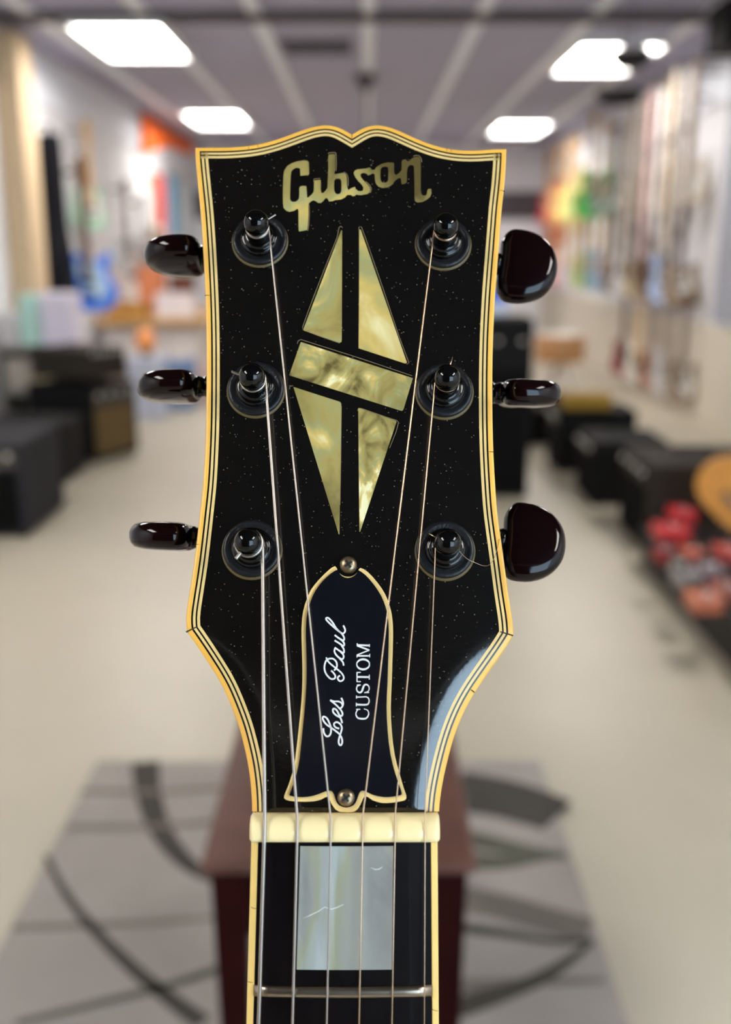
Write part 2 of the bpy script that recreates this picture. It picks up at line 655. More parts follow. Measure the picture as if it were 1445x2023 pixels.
# headstock wood
loop = offset(.0004)
hw = slab('headstock', [loop], -.0150, -.0042, M_side, guitar)
EDG = [0, .00125, .0017, .0023, .0027, .0034]
names = [('binding', M_bind), ('binding_line', M_bline), ('binding_line', M_bind2), ('binding_line', M_bline), ('binding_line', M_bind2)]
binding = None
for k in range(5):
    A, B = offset(EDG[k]), offset(EDG[k + 1])
    V, F = [], []
    dep = -.0044 if k == 0 else -.0012
    for p, q in zip(A, B):
        za, zb = drop(p.x, p.y), drop(q.x, q.y)
        if k == 0:      # rounded outer edge
            t = (q - p)
            prof = [(p, dep), (p, za - .00035), (p + t * .12, za - .00010), (p + t * .3, za), (q, zb), (q, dep)]
        else:
            prof = [(p, dep), (p, za), (p, za), (q, zb), (q, zb), (q, dep)]
        V += [(r.x, r.y, z) for r, z in prof]
    for i in range(N - 1):
        for j in range(5):
            F.append((i * 6 + j, i * 6 + j + 1, i * 6 + 7 + j, i * 6 + 6 + j))
        if k == 0:
            F.append((i * 6 + 5, i * 6, i * 6 + 6, i * 6 + 11))
    if k:   # merge doubled profile points
        pass
    o = mesh(names[k][0], V, F, names[k][1], guitar)
    bm = bmesh.new()
    bm.from_mesh(o.data)
    bmesh.ops.remove_doubles(bm, verts=bm.verts, dist=1e-8)
    bmesh.ops.dissolve_degenerate(bm, edges=bm.edges, dist=1e-8)
    bmesh.ops.recalc_face_normals(bm, faces=bm.faces)
    bm.to_mesh(o.data)
    bm.free()
    sharp(o, 40)
    if k == 0:
        binding = o
# face veneer: dense sheet that follows the roll-off
ib = offset(EDG[5])
vs2 = [Vector((p.x, p.y)) for p in ib]
es2 = [(i, (i + 1) % N) for i in range(N)]
lp = [(p.x, p.y) for p in ib]
x0, x1 = min(p.x for p in ib), max(p.x for p in ib)
y = -.001
while y < .2:
    stp = .0012 if y < .055 else .006
    x = x0
    while x < x1:
        if inside((x, y), [lp]) and edge_dist(x, y) > EDG[5] + stp * .45:
            vs2.append(Vector((x, y)))
        x += stp
    y += stp
r = delaunay_2d_cdt(vs2, es2, [], 1, 1e-9)
V = [(v.x, v.y, drop(v.x, v.y)) for v in r[0]]
F = []
for t in r[2]:
    a, b_, c = (r[0][i] for i in t)
    F.append(tuple(t) if (b_ - a).cross(c - a) > 0 else (t[0], t[2], t[1]))
face = mesh('face_veneer', V, F, M_lacq, guitar, smooth=True)

# cracks and mitre seams in the binding
M_crack = mat('binding_crack', (52, 36, 18), .8)


def seam(p, q, wd=.00012):
    a, b_ = L2(*p), L2(*q)
    za = drop(a.x, a.y)
    ribbon('crack', [([a, b_], wd)], za - .0003, max(za, drop(b_.x, b_.y)) + .00003, M_crack, binding)


for p, q, wd in (((367.5, 1248.5), (389.5, 1238), .0003), ((1014.5, 1255.5), (989, 1248), .0003), ((695.7, 265), (695.5, 279), .00015),
                 ((405, 583), (414.5, 583.5), .00012), ((967, 892.5), (975.5, 892.5), .00014), ((491.5, 288.5), (491.5, 296), .0001),
                 ((509.5, 286), (510, 292), .0001), ((884, 292), (883, 299), .0001), ((892, 294), (891.5, 300), .0001),
                 ((988, 376), (998, 377), .0001), ((939, 1367), (932, 1362), .0002), ((386, 1075), (393, 1076), .00008)):
    seam(p, q, wd)

# ---- pearl logo
SA, SB = 9.031, 8.5


def A_(x, y):
    return L2(550 + x / SA, 290 + y / SA)


def B_(x, y):
    return L2(690 + x / SB, 295 + y / SB)


lgA1 = [(395, 520), (390, 400), (375, 380), (320, 375), (270, 400), (235, 440), (222, 520), (215, 700), (210, 930), (225, 965), (260, 985), (310, 980), (345, 960), (370, 920), (378, 850), (375, 750), (390, 710), (440, 698), (500, 705), (510, 800), (512, 870), (520, 910), (545, 900), (600, 850), (635, 800), (638, 700), (640, 610), (650, 598), (755, 590), (760, 640), (757, 760), (770, 820), (800, 828), (840, 790), (880, 730), (885, 600), (895, 400), (893, 200), (900, 150), (915, 138), (1005, 130), (1015, 145), (1020, 300), (1015, 420), (1000, 470), (1015, 490), (1080, 480), (1150, 465), (1190, 475), (1215, 510), (1225, 580), (1225, 680), (1240, 750), (1258, 773)]
lgB = [(20, 662), (60, 645), (100, 630), (110, 665), (150, 700), (200, 705), (235, 690), (240, 640), (210, 590), (150, 530), (100, 460), (78, 400), (95, 360), (140, 340), (220, 330), (290, 325), (340, 305), (360, 315), (380, 345), (430, 345), (450, 310), (480, 285), (550, 245), (640, 222), (740, 225), (755, 240), (755, 350), (760, 410), (790, 435), (840, 400), (880, 355), (885, 290), (885, 200), (900, 180), (950, 168), (975, 200), (1010, 200), (1050, 160), (1100, 130), (1150, 125), (1185, 140), (1200, 180), (1205, 300), (1203, 500), (1203, 690), (1215, 750), (1240, 778), (1280, 778), (1305, 755), (1315, 690), (1335, 665), (1380, 665), (1385, 740), (1360, 800), (1300, 850), (1230, 885), (1150, 893), (1110, 870), (1100, 800), (1100, 600), (1095, 400), (1093, 300), (1075, 270), (1035, 262), (1000, 280), (980, 320), (970, 400), (972, 500), (965, 565), (925, 580), (890, 588), (880, 560), (875, 500), (855, 480), (820, 490), (760, 540), (740, 580), (700, 610), (640, 640), (560, 650), (500, 630), (460, 590), (440, 540), (432, 470), (430, 420), (400, 405), (355, 425), (320, 440), (300, 415), (265, 395), (215, 400), (190, 425), (200, 470), (250, 530), (310, 590), (350, 640), (360, 680), (340, 725), (310, 750), (250, 760), (200, 770), (150, 765), (120, 760), (95, 785), (60, 788), (30, 765)]
lgA2 = [(1230, 860), (1190, 905), (1120, 940), (1020, 950), (970, 970), (905, 975), (890, 940), (870, 915), (840, 920), (800, 970), (760, 1003), (710, 1000), (670, 970), (630, 955), (590, 970), (550, 1005), (538, 1050), (540, 1200), (530, 1400), (515, 1485), (440, 1500), (375, 1512), (365, 1490), (362, 1300), (362, 1150), (350, 1105), (330, 1110), (290, 1140), (200, 1162), (140, 1140), (95, 1090), (85, 1000), (82, 850), (88, 650), (95, 500), (110, 420), (160, 345), (240, 295), (340, 260), (440, 245), (520, 250), (545, 280), (550, 400), (552, 480), (535, 505), (470, 510)]
hb = [(1000, 600), (1025, 572), (1070, 565), (1110, 575), (1128, 620), (1130, 720), (1125, 800), (1100, 840), (1060, 850), (1020, 830), (998, 780), (995, 700)]
ho = [(530, 330), (560, 298), (610, 290), (650, 300), (662, 340), (662, 450), (655, 530), (625, 558), (570, 562), (535, 535), (525, 470), (525, 400)]
logo = slab('logo_inlay', [[A_(*p) for p in lgA1] + [B_(*p) for p in lgB] + [A_(*p) for p in lgA2], [A_(*p) for p in hb], [B_(*p) for p in ho]],
            -.0003, .00004, M_pearl[3], guitar)
logo['label'] = 'pearl script lettering reading Gibson'
M_ridge = mat('lacquer_ridge', (128, 112, 84), .35)


def ridge(parent, pts, wd=.00014):
    ribbon('lacquer_ridge', [(pts, wd)], -.0001, .00003, M_ridge, parent)


ridge(logo, [A_(*p) for p in ((893, 128), (905, 108), (1010, 100), (1030, 118), (1038, 300), (1030, 430))], .00018)
ridge(logo, [A_(*p) for p in ((630, 620), (640, 575), (750, 562))], .00016)
ridge(logo, [A_(*p) for p in ((1170, 450), (1225, 490), (1250, 570), (1248, 700))], .00018)
ridge(logo, [A_(*p) for p in ((552, 1040), (556, 1200), (545, 1400), (525, 1500))], .00016)
ridge(logo, [B_(*p) for p in ((1080, 115), (1120, 102), (1170, 105), (1210, 150), (1222, 215))], .00018)
ridge(logo, [B_(*p) for p in ((280, 540), (345, 600), (375, 660), (350, 735))], .00018)

# ---- split diamond, five pearl pieces
SD = 4.817


def D1(x, y):
    return L2(550 + x / SD, 430 + y / SD)


def D2(x, y):
    return L2(550 + x / SD, 740 + y / SD)


pieces = [
    ([D1(*p) for p in ((600, 120), (608, 122), (605, 1165), (600, 1185), (585, 1190), (245, 1076), (240, 1060))], 0,
     [[D1(*p) for p in ((612, 96), (598, 82), (580, 92), (560, 190), (420, 540), (300, 850), (232, 1040), (236, 1068), (400, 1130), (585, 1194))]]),
    ([D1(*p) for p in ((770, 112), (785, 114), (1225, 1378), (1215, 1388), (1195, 1384), (765, 1243), (770, 700))], 1,
     [[D1(*p) for p in ((766, 110), (772, 86), (792, 88), (830, 190), (1000, 680), (1150, 1130), (1245, 1380), (1225, 1396))]]),
    ([D1(*p) for p in ((215, 1184), (1282, 1528))] + [D2(*p) for p in ((1192, 333), (1180, 346), (1160, 342))] + [D1(*p) for p in ((104, 1500),)], 2,
     [[D1(*p) for p in ((182, 1200), (190, 1172), (215, 1160), (500, 1250), (800, 1345), (1275, 1505))]]),
    ([D2(*p) for p in ((145, 118), (588, 260), (600, 275), (600, 300), (583, 1520), (576, 1520))], 3,
     [[D2(*p) for p in ((108, 140), (112, 112), (140, 106))], [D2(*p) for p in ((602, 300), (596, 800), (588, 1240))]]),
    ([D2(*p) for p in ((762, 325), (775, 322), (1122, 440), (1126, 450), (780, 1496), (773, 1496), (768, 1000))], 4,
     [[D2(*p) for p in ((755, 345), (765, 320), (790, 322), (1000, 395), (1128, 436), (1146, 455), (1120, 550), (1060, 700))]]),
]
for poly, k, rg in pieces:
    o = slab('diamond_inlay', [poly], -.0003, .00004, M_pearl[k], guitar)
    for q in rg:
        ridge(o, q, .00015)

# ---- truss rod cover
TCO = [(662, 1118.3), (647.2, 1128.6), (630.3, 1145.4), (615.4, 1164), (606, 1184.6), (599.5, 1207), (596.7, 1229.5), (596, 1257.5), (597.6, 1304), (597.8, 1345), (595.8, 1386.7), (590.2, 1442.8), (583.6, 1498.8), (578, 1526.8), (568.7, 1554.9), (562, 1571.7), (563, 1578.2), (572.4, 1582), (596.7, 1583.8), (621, 1582.9), (636, 1579), (643, 1575), (650, 1575.4), (654.6, 1586.6), (662, 1597.8), (671.5, 1603.6), (684.5, 1605), (699.5, 1603.6), (708.8, 1596), (715.4, 1582.9), (720, 1573.6), (727.5, 1574.5), (736.8, 1581), (755.5, 1586.3), (774.2, 1585.7), (792.9, 1582.9), (801.3, 1580), (803.2, 1572.6), (798.5, 1558.6), (789.2, 1526.8), (779.8, 1489.5), (774.2, 1442.8), (772.4, 1396), (774.2, 1350), (776, 1294.9), (777, 1248.2), (775.2, 1220), (770.5, 1197.7), (761.1, 1173.4), (746.2, 1151), (727.5, 1130.4), (712.6, 1122)]
TOPN = [(712.6, 1122), (708, 1128), (703, 1134), (695, 1138.5), (688, 1139.5), (681, 1138.5), (673.5, 1134.5), (668, 1128), (662, 1118.3)]
TCI = [(668, 1125), (654, 1133), (638, 1148), (623.5, 1167), (614.3, 1187), (608, 1208), (605.3, 1230), (604.6, 1257.5), (606, 1304), (605.8, 1345), (603.5, 1387), (598, 1443), (592, 1499), (586.5, 1527), (578.5, 1553), (572.3, 1569), (574, 1572), (584, 1574), (598, 1575), (616, 1573), (632, 1568), (646, 1562.5), (656, 1563), (661, 1572), (664.5, 1583), (671, 1591.5), (684.5, 1595.3), (698, 1591.5), (704.5, 1583), (708.5, 1572), (713, 1563.5), (721, 1562.8), (736, 1570), (757, 1574.5), (775, 1574), (790, 1571.5), (794.5, 1568), (791, 1556), (781.5, 1528), (772, 1490), (766.3, 1443), (764.3, 1396), (766, 1350), (767.8, 1295), (768.7, 1248.5), (767, 1221), (762.5, 1200), (753.5, 1177), (739, 1155), (722.5, 1136), (708.5, 1126.5)]
cover_w = .0016


def cr_loop(pts, w, n=3):
    pts = [L2(p[0], p[1], w) for p in pts]
    m = len(pts)
    out = []
    for i in range(m):
        p0, p1, p2, p3 = pts[i - 1], pts[i], pts[(i + 1) % m], pts[(i + 2) % m]
        for k in range(n):
            t = k / n
            out.append(0.5 * ((2 * p1) + (p2 - p0) * t + (2 * p0 - 5 * p1 + 4 * p2 - p3) * t * t + (3 * p1 - p0 - 3 * p2 + p3) * t ** 3))
    return out


cover = slab('truss_rod_cover', [cr_loop(TCO + TOPN[1:-1], .0009, 2)], .00002, .0009, M_layer, guitar)
cover['label'] = 'black bell-shaped cover plate with cream edge and white lettering'
TNI = [(706, 1131), (700, 1138), (688, 1142), (676, 1138), (670.5, 1131)]
slab('cover_plate', [cr_loop(TCI + TNI, cover_w, 2)], .0006, cover_w, M_plate, cover)


def screw(px, py, w, rad):
    c = L2(px, py, w)
    s = lathe('screw', [(rad, w - .0012), (rad, w), (rad * .95, w + .0004), (rad * .75, w + .0008), (rad * .4, w + .001), (rad * .12, w + .00105)],
              M_screw, cover, 24, (c.x, c.y, 0))
    for a in (.6, .6 + math.pi / 2):
        d = Vector((math.cos(a), math.sin(a))) * rad * .52
        ribbon('screw_slot', [([c - d, c + d], rad * .28)], w + .0006, w + .00112, M_hole, s)


screw(688.5, 1115.5, .0008, .00205)
screw(684, 1575.5, cover_w, .00200)

# script and block lettering on the cover
SC, SDD, SE = 13.49, 15.56, 11.9
wl0, wl1 = cover_w - .0001, cover_w + .00003


def C_(x, y):
    return L2(620 + x / SC, 1210 + y / SC, cover_w)


def Dd(x, y):
    return L2(625 + x / SDD, 1360 + y / SDD, cover_w)


def E_(x, y):
    return L2(695 + x / SE, 1260 + y / SE, cover_w)


pxm = (L2(701, 1350, cover_w) - L2(700, 1350, cover_w)).length


def st(fn, pts, wpx, sc):
    return (catmull([fn(*p) for p in pts], 5), wpx / sc * pxm)


ribbon('letter', [st(C_, [(465, 1545), (520, 1600), (575, 1680), (565, 1750), (500, 1775), (430, 1750), (340, 1650), (295, 1540), (290, 1420), (320, 1310), (365, 1255), (430, 1230), (520, 1235), (600, 1310), (622, 1400), (605, 1480), (545, 1545)], 44, SC),
                  st(C_, [(335, 1195), (370, 1280), (450, 1370), (560, 1460), (650, 1530), (740, 1610), (800, 1710), (790, 1790), (715, 1832), (655, 1790), (645, 1730), (700, 1680)], 42, SC)], wl0, wl1, M_white, cover)
ribbon('letter', [st(C_, [(575, 935), (555, 1040), (600, 1130), (700, 1222), (765, 1243), (800, 1190), (785, 1120), (720, 1050)], 44, SC),
                  st(C_, [(800, 1415), (778, 1325), (690, 1220)], 42, SC),
                  st(C_, [(565, 935), (680, 1015), (785, 1075), (810, 1040), (795, 960), (740, 880)], 44, SC)], wl0, wl1, M_white, cover)
ribbon('letter', [st(C_, [(560, 745), (680, 820), (785, 890), (815, 850), (795, 790), (730, 720)], 46, SC),
                  st(C_, [(560, 600), (680, 690), (785, 745), (815, 700), (790, 620), (735, 545)], 46, SC)], wl0, wl1, M_white, cover)
ribbon('letter', [st(C_, [(745, 555), (620, 460), (460, 320), (350, 210), (330, 160), (365, 140), (420, 170), (520, 290), (600, 420), (700, 520), (785, 560), (838, 500), (830, 430), (790, 345)], 46, SC)], wl0, wl1, M_white, cover)
ribbon('letter', [st(Dd, [(220, 1225), (235, 1350), (290, 1450), (360, 1475), (430, 1420), (455, 1320), (450, 1200), (400, 1050), (330, 920), (230, 865), (200, 920), (240, 1020), (330, 1120), (450, 1200), (600, 1310), (720, 1410), (790, 1550), (800, 1670), (755, 1750), (700, 1700), (695, 1580), (730, 1450), (770, 1320), (790, 1220), (750, 1110), (640, 1035), (560, 1070), (550, 1130), (600, 1200), (710, 1238)], 50, SDD)], wl0, wl1, M_white, cover)
ribbon('letter', [st(Dd, [(800, 1070), (770, 960), (730, 890), (620, 830), (530, 740), (515, 650), (550, 625), (620, 660), (680, 760), (725, 838), (790, 840), (810, 770), (765, 670)], 52, SDD)], wl0, wl1, M_white, cover)
ribbon('letter', [st(Dd, [(770, 675), (620, 515), (430, 360)], 50, SDD), st(Dd, [(430, 362), (560, 400), (680, 400), (770, 440), (800, 500)], 46, SDD),
                  st(Dd, [(770, 290), (815, 390), (828, 480), (800, 560), (745, 615)], 52, SDD)], wl0, wl1, M_white, cover)


def seg(pts, w):
    return ([E_(*p) for p in pts], w / SE * pxm)


def cur(pts, ws):
    q = [E_(*p) for p in pts]
    c = catmull(q, 5)
    if not isinstance(ws, (list, tuple)):
        ws = [ws] * len(pts)
    W = []
    for i in range(len(pts) - 1):
        for k in range(5):
            W.append((ws[i] + (ws[i + 1] - ws[i]) * k / 5) / SE * pxm)
    W.append(ws[-1] / SE * pxm)
    return (c, W)


ribbon('letter', [cur([(195, 1683), (150, 1690), (110, 1750), (105, 1815), (150, 1885), (250, 1905), (345, 1890), (395, 1820), (400, 1760), (370, 1700), (290, 1670)], [20, 22, 24, 28, 36, 42, 36, 28, 24, 22, 20]),
                  seg([(108, 1682), (205, 1682)], 26)], wl0, wl1, M_white, cover)
ribbon('letter', [cur([(110, 1570), (330, 1575), (390, 1550), (413, 1490), (395, 1420), (340, 1388), (270, 1390), (115, 1395)], [42, 40, 32, 28, 28, 28, 28, 28]),
                  seg([(110, 1525), (110, 1612)], 20), seg([(115, 1358), (115, 1432)], 20)], wl0, wl1, M_white, cover)
ribbon('letter', [cur([(190, 1115), (135, 1140), (117, 1200), (140, 1260), (190, 1288), (238, 1262), (265, 1190), (295, 1122), (345, 1098), (395, 1130), (415, 1190), (395, 1250), (345, 1280)], [24, 26, 28, 32, 38, 42, 44, 42, 36, 30, 26, 24, 24]),
                  seg([(125, 1110), (215, 1110)], 24), seg([(300, 1288), (412, 1285)], 26)], wl0, wl1, M_white, cover)
ribbon('letter', [seg([(128, 805), (128, 1040)], 26), seg([(125, 816), (215, 814)], 24), seg([(125, 1030), (215, 1030)], 24),
                  seg([(130, 920), (425, 925)], 42), seg([(417, 868), (417, 982)], 22)], wl0, wl1, M_white, cover)
oo = [(272 + 150 * math.cos(a), 625 + 118 * math.sin(a)) for a in [2 * math.pi * k / 16 for k in range(17)]]
ribbon('letter', [cur(oo, [24 + 22 * abs(math.sin(2 * math.pi * k / 16)) for k in range(17)])], wl0, wl1, M_white, cover)
ribbon('letter', [seg([(125, 425), (430, 425)], 36), seg([(425, 378), (425, 462)], 20), seg([(128, 400), (128, 462)], 20),
                  seg([(130, 405), (415, 290)], 30), seg([(420, 295), (135, 185)], 38), seg([(130, 172), (425, 182)], 42),
                  seg([(420, 148), (420, 216)], 20), seg([(132, 128), (132, 200)], 22)], wl0, wl1, M_white, cover)

# ---- neck frame: fingerboard plane breaks forward... and falls away below the nut
NO = Vector((0, -.0062, .0030))
ND = Vector((0, -math.cos(BETA), -math.sin(BETA)))
NN = Vector((0, -math.sin(BETA), math.cos(BETA)))


def nk(px, py, h=0.0):
    q = loc(px, py, nrm=NN, org=NO + NN * h)
    d = q - NO
    return d.x, d.dot(ND)


def NP(u, s, h):
    return Vector((u, 0, 0)) + Vector((0, NO.y, NO.z)) + ND * s + NN * h


lo0, lo1 = nk(496, 1656), nk(486, 2023)
li0, li1 = nk(510.5, 1656), nk(500.5, 2023)
ri0, ri1 = nk(851.4, 1656), nk(854.3, 2023)
ro0, ro1 = nk(865.5, 1656), nk(868, 2023)


def nline(a, b_):
    k = (b_[0] - a[0]) / (b_[1] - a[1])
    return lambda s: a[0] + k * (s - a[1])


fLO, fLI, fRI, fRO = nline(lo0, lo1), nline(li0, li1), nline(ri0, ri1), nline(ro0, ro1)
NL = .33


def radius_h(u, s):
    """gentle crown of the fingerboard"""
    m = (fLO(s) + fRO(s)) / 2
    return -((u - m) ** 2) / (2 * .305)


def board(name, fa, fb, s0, s1, hb, m, n=8, top=0.0):
    V, F = [], []
    for s in (s0, s1):
        for k in range(n + 1):
            u = fa(s) + (fb(s) - fa(s)) * k / n
            V.append(NP(u, s, radius_h(u, s) + top))
        for k in range(n + 1):
            u = fa(s) + (fb(s) - fa(s)) * k / n
            V.append(NP(u, s, hb))
    m_ = n + 1
    q = 2 * m_
    for k in range(n):
        F.append((k, k + 1, q + k + 1, q + k))
        F.append((m_ + k + 1, m_ + k, q + m_ + k, q + m_ + k + 1))
        F.append((k + 1, k, m_ + k, m_ + k + 1))
        F.append((q + k, q + k + 1, q + m_ + k + 1, q + m_ + k))
    F.append((0, q, q + m_, m_))
    F.append((n, m_ + n, q + m_ + n, q + n))
    return fixn(mesh(name, V, F, m, guitar))


S0 = -.0002
board('fingerboard', fLI, fRI, S0, NL, -.0055, M_ebony)
for fa, fb in ((fLO, fLI), (fRI, fRO)):
    o = board('neck_binding', fa, fb, S0, NL, -.0055, M_neckb, 2)
    bevel(o, .0003, 2, 1.0)
# neck wood
V, F = [], []
sl = [-.0022, .0, .1, .2, NL]
for s in sl:
    sc_ = max(s, 0)
    a, c = fLO(sc_) + .0002, fRO(sc_) - .0002
    mid, hw_ = (a + c) / 2, (c - a) / 2
    for k in range(17):
        an = math.pi * k / 16
        V.append(NP(mid - hw_ * math.cos(an), s, -.0055 - .0165 * math.sin(an) ** .8))
for i in range(len(sl) - 1):
    for k in range(16):
        F.append((i * 17 + k, i * 17 + k + 1, (i + 1) * 17 + k + 1, (i + 1) * 17 + k))
    F.append((i * 17, (i + 1) * 17, (i + 1) * 17 + 16, i * 17 + 16))
F.append(tuple(range(17)))
F.append(tuple((len(sl) - 1) * 17 + k for k in range(17)))
o = fixn(mesh('neck', V, F, M_side, guitar))
sharp(o, 40)
# binding cracks on the neck
for x0_, x1_, yy in ((496, 507, 1792), (854, 866, 1994), (488, 499, 1938)):
    a, c = nk(x0_, yy), nk(x1_, yy + 3)
    tube('crack', [NP(a[0], a[1], .00001), NP((a[0] + c[0]) / 2, a[1] + .0003, .00001), NP(c[0], c[1], .00001)], .00006, M_crack, guitar, 5)

# frets
FR = [.6283 * (1 - 2 ** (-n / 12)) for n in range(1, 9)]
f1s = nk(680, 1960)[1]
for i, fs in enumerate(FR):
    s = fs - FR[0] + f1s
    if s > NL - .005:
        break
    V, F = [], []
    for k in range(13):
        u = fLI(s) - .0001 + (fRI(s) - fLI(s) + .0002) * k / 12
        for j in range(9):
            an = math.pi * j / 8
            ex = 1.0 if 0 < k < 12 else .55
            V.append(NP(u, s - .00135 * math.cos(an), radius_h(u, s) + .0011 * math.sin(an) * ex - .00005))
    for k in range(12):
        for j in range(8):
            F.append((k * 9 + j, k * 9 + j + 1, (k + 1) * 9 + j + 1, (k + 1) * 9 + j))
    F.append(tuple(range(9)))
    F.append(tuple(12 * 9 + j for j in range(9)))
    fixn(mesh('fret', V, F, M_fret, guitar, True))
# pearl blocks
bl = [nk(*p) for p in ((593.5, 1672), (777.6, 1672), (774.4, 1916), (586.3, 1916))]


def block(c4, m):
    V, F = [], []
    n = 6
    for e, (pa, pb) in enumerate(((c4[0], c4[1]), (c4[3], c4[2]))):
        for k in range(n + 1):
            u = pa[0] + (pb[0] - pa[0]) * k / n
            s = pa[1] + (pb[1] - pa[1]) * k / n
            V.append(NP(u, s, radius_h(u, s) + .00006))
    for k in range(n):
        F.append((k, k + 1, n + 2 + k, n + 1 + k))
    o = fixn(mesh('block_inlay', V, F, m, guitar))
    bm = bmesh.new()
    bm.from_mesh(o.data)
    r_ = bmesh.ops.extrude_face_region(bm, geom=bm.faces[:])
    bmesh.ops.translate(bm, verts=[v for v in r_['geom'] if isinstance(v, bmesh.types.BMVert)], vec=-NN * .0008)
    bmesh.ops.recalc_face_normals(bm, faces=bm.faces)
    bm.to_mesh(o.data)
    bm.free()
    return o


blk0 = block(bl, M_pearlb)
M_vein = mat('pearl_vein', (214, 220, 220), .3)
for vp in (((598, 1815), (612, 1809), (630, 1800), (642, 1792), (655, 1796), (668, 1792), (680, 1786)), ((732, 1714), (742, 1718), (750, 1717), (757, 1712))):
    pp = [nk(*p) for p in vp]
    tube('vein', [NP(a[0], a[1], radius_h(a[0], a[1]) + .00001) for a in pp], [.00005] + [.00014] * (len(pp) - 2) + [.00005], M_vein, blk0, 6)
for i in (2, 4, 6):
    s0, s1 = FR[i - 1] - FR[0] + f1s + .006, FR[i] - FR[0] + f1s - .006
    block([(bl[0][0], s0), (bl[1][0], s0), (bl[1][0], s1), (bl[0][0], s1)], M_pearlb)

# nut: rounded bone bar
nl, nr = loc(493.3, 1628, .004).x, loc(869.7, 1628, .004).x
V, F = [], []
prof = [(-.0064, -.004), (-.0064, .0030), (-.0062, .0039), (-.0055, .0044), (-.004, .0046), (-.0022, .0043), (-.0009, .0034), (-.0002, .002), (-.0001, -.004)]
K = 64
edge_in = [(0, .80), (.0003, .93), (.0008, 1.0)]
us = [(nl + e, k) for e, k in edge_in] + [(nl + .0008 + (nr - nl - .0016) * i / K, 1) for i in range(1, K)] + [(nr - e, k) for e, k in reversed(edge_in)]
slots = [loc(x, 1630, .0046).x for x in (523.2, 587.7, 653.7, 716.5, 780.5, 839.8)]
for u, k in us:
    dip = sum(math.exp(-((u - c) / .0007) ** 2) for c in slots) * .0003
    for v, w in prof:
        vm = -.0032
        V.append((u, vm + (v - vm) * (k if w > -.003 else 1), w * (k if w > .003 else 1) - (dip if w > .003 else 0)))
n_ = len(prof)
for i in range(len(us) - 1):
    for j in range(n_ - 1):
        F.append((i * n_ + j, i * n_ + j + 1, (i + 1) * n_ + j + 1, (i + 1) * n_ + j))
F.append(tuple(range(n_)))
F.append(tuple((len(us) - 1) * n_ + j for j in range(n_)))
nut = fixn(mesh('nut', V, F, M_nut, guitar, True))
nut['label'] = 'cream bone nut with six string slots'

# ---- tuning machines
TUN = {  # washer centre px, button: inner x, centre px, roll about the shaft, tilt, side
    'a': ((514, 475), (409, 507), 97, 0, -1), 'b': ((506, 769), (400, 764), 99, -1, -1), 'c': ((498.5, 1084), (389, 1062), 99, 2, -1),
    'd': ((876, 481), (978, 521), 3, -8, 1), 'e': ((878.5, 772), (981, 777), 106, -1, 1), 'f': ((879.5, 1086), (986, 1065), -5, -7, 1)}
D_out = []
NB = 44
for k in range(NB):          # kidney button outline: x outward 0..15.5 mm, y +-10.6 mm
    a = 2 * math.pi * k / NB
    cx, sy = math.cos(a), math.sin(a)
    yy = .0106 * (abs(sy) ** .92) * (1 if sy >= 0 else -1)
    if cx >= 0:
        xx = .0060 + .0114 * cx ** .95
    else:
        xx = .0060 - .0056 * (abs(cx) ** .6) + .0007 * max(0, 1 - (yy / .006) ** 2)
    D_out.append((xx, yy))
BTN_PROF = [(0.0, .0036), (.45, .0036), (.72, .0034), (.88, .0029), (.96, .0020), (1.0, .0008)]


def button_mesh():
    V, F = [], []
    rings = [(k, h) for k, h in BTN_PROF[1:]] + [(k, -h) for k, h in reversed(BTN_PROF[1:])]
    cx = .0068
    for k, h in rings:
        for (x, y_) in D_out:
            V.append((cx + (x - cx) * k, y_ * k, h * (1 if abs(k) > .5 else 1.02)))
    for i in range(len(rings) - 1):
        for k in range(NB):
            k2 = (k + 1) % NB
            F.append((i * NB + k, i * NB + k2, (i + 1) * NB + k2, (i + 1) * NB + k))
    F.append(tuple(range(NB - 1, -1, -1)))
    F.append(tuple((len(rings) - 1) * NB + k for k in range(NB)))
    return V, F


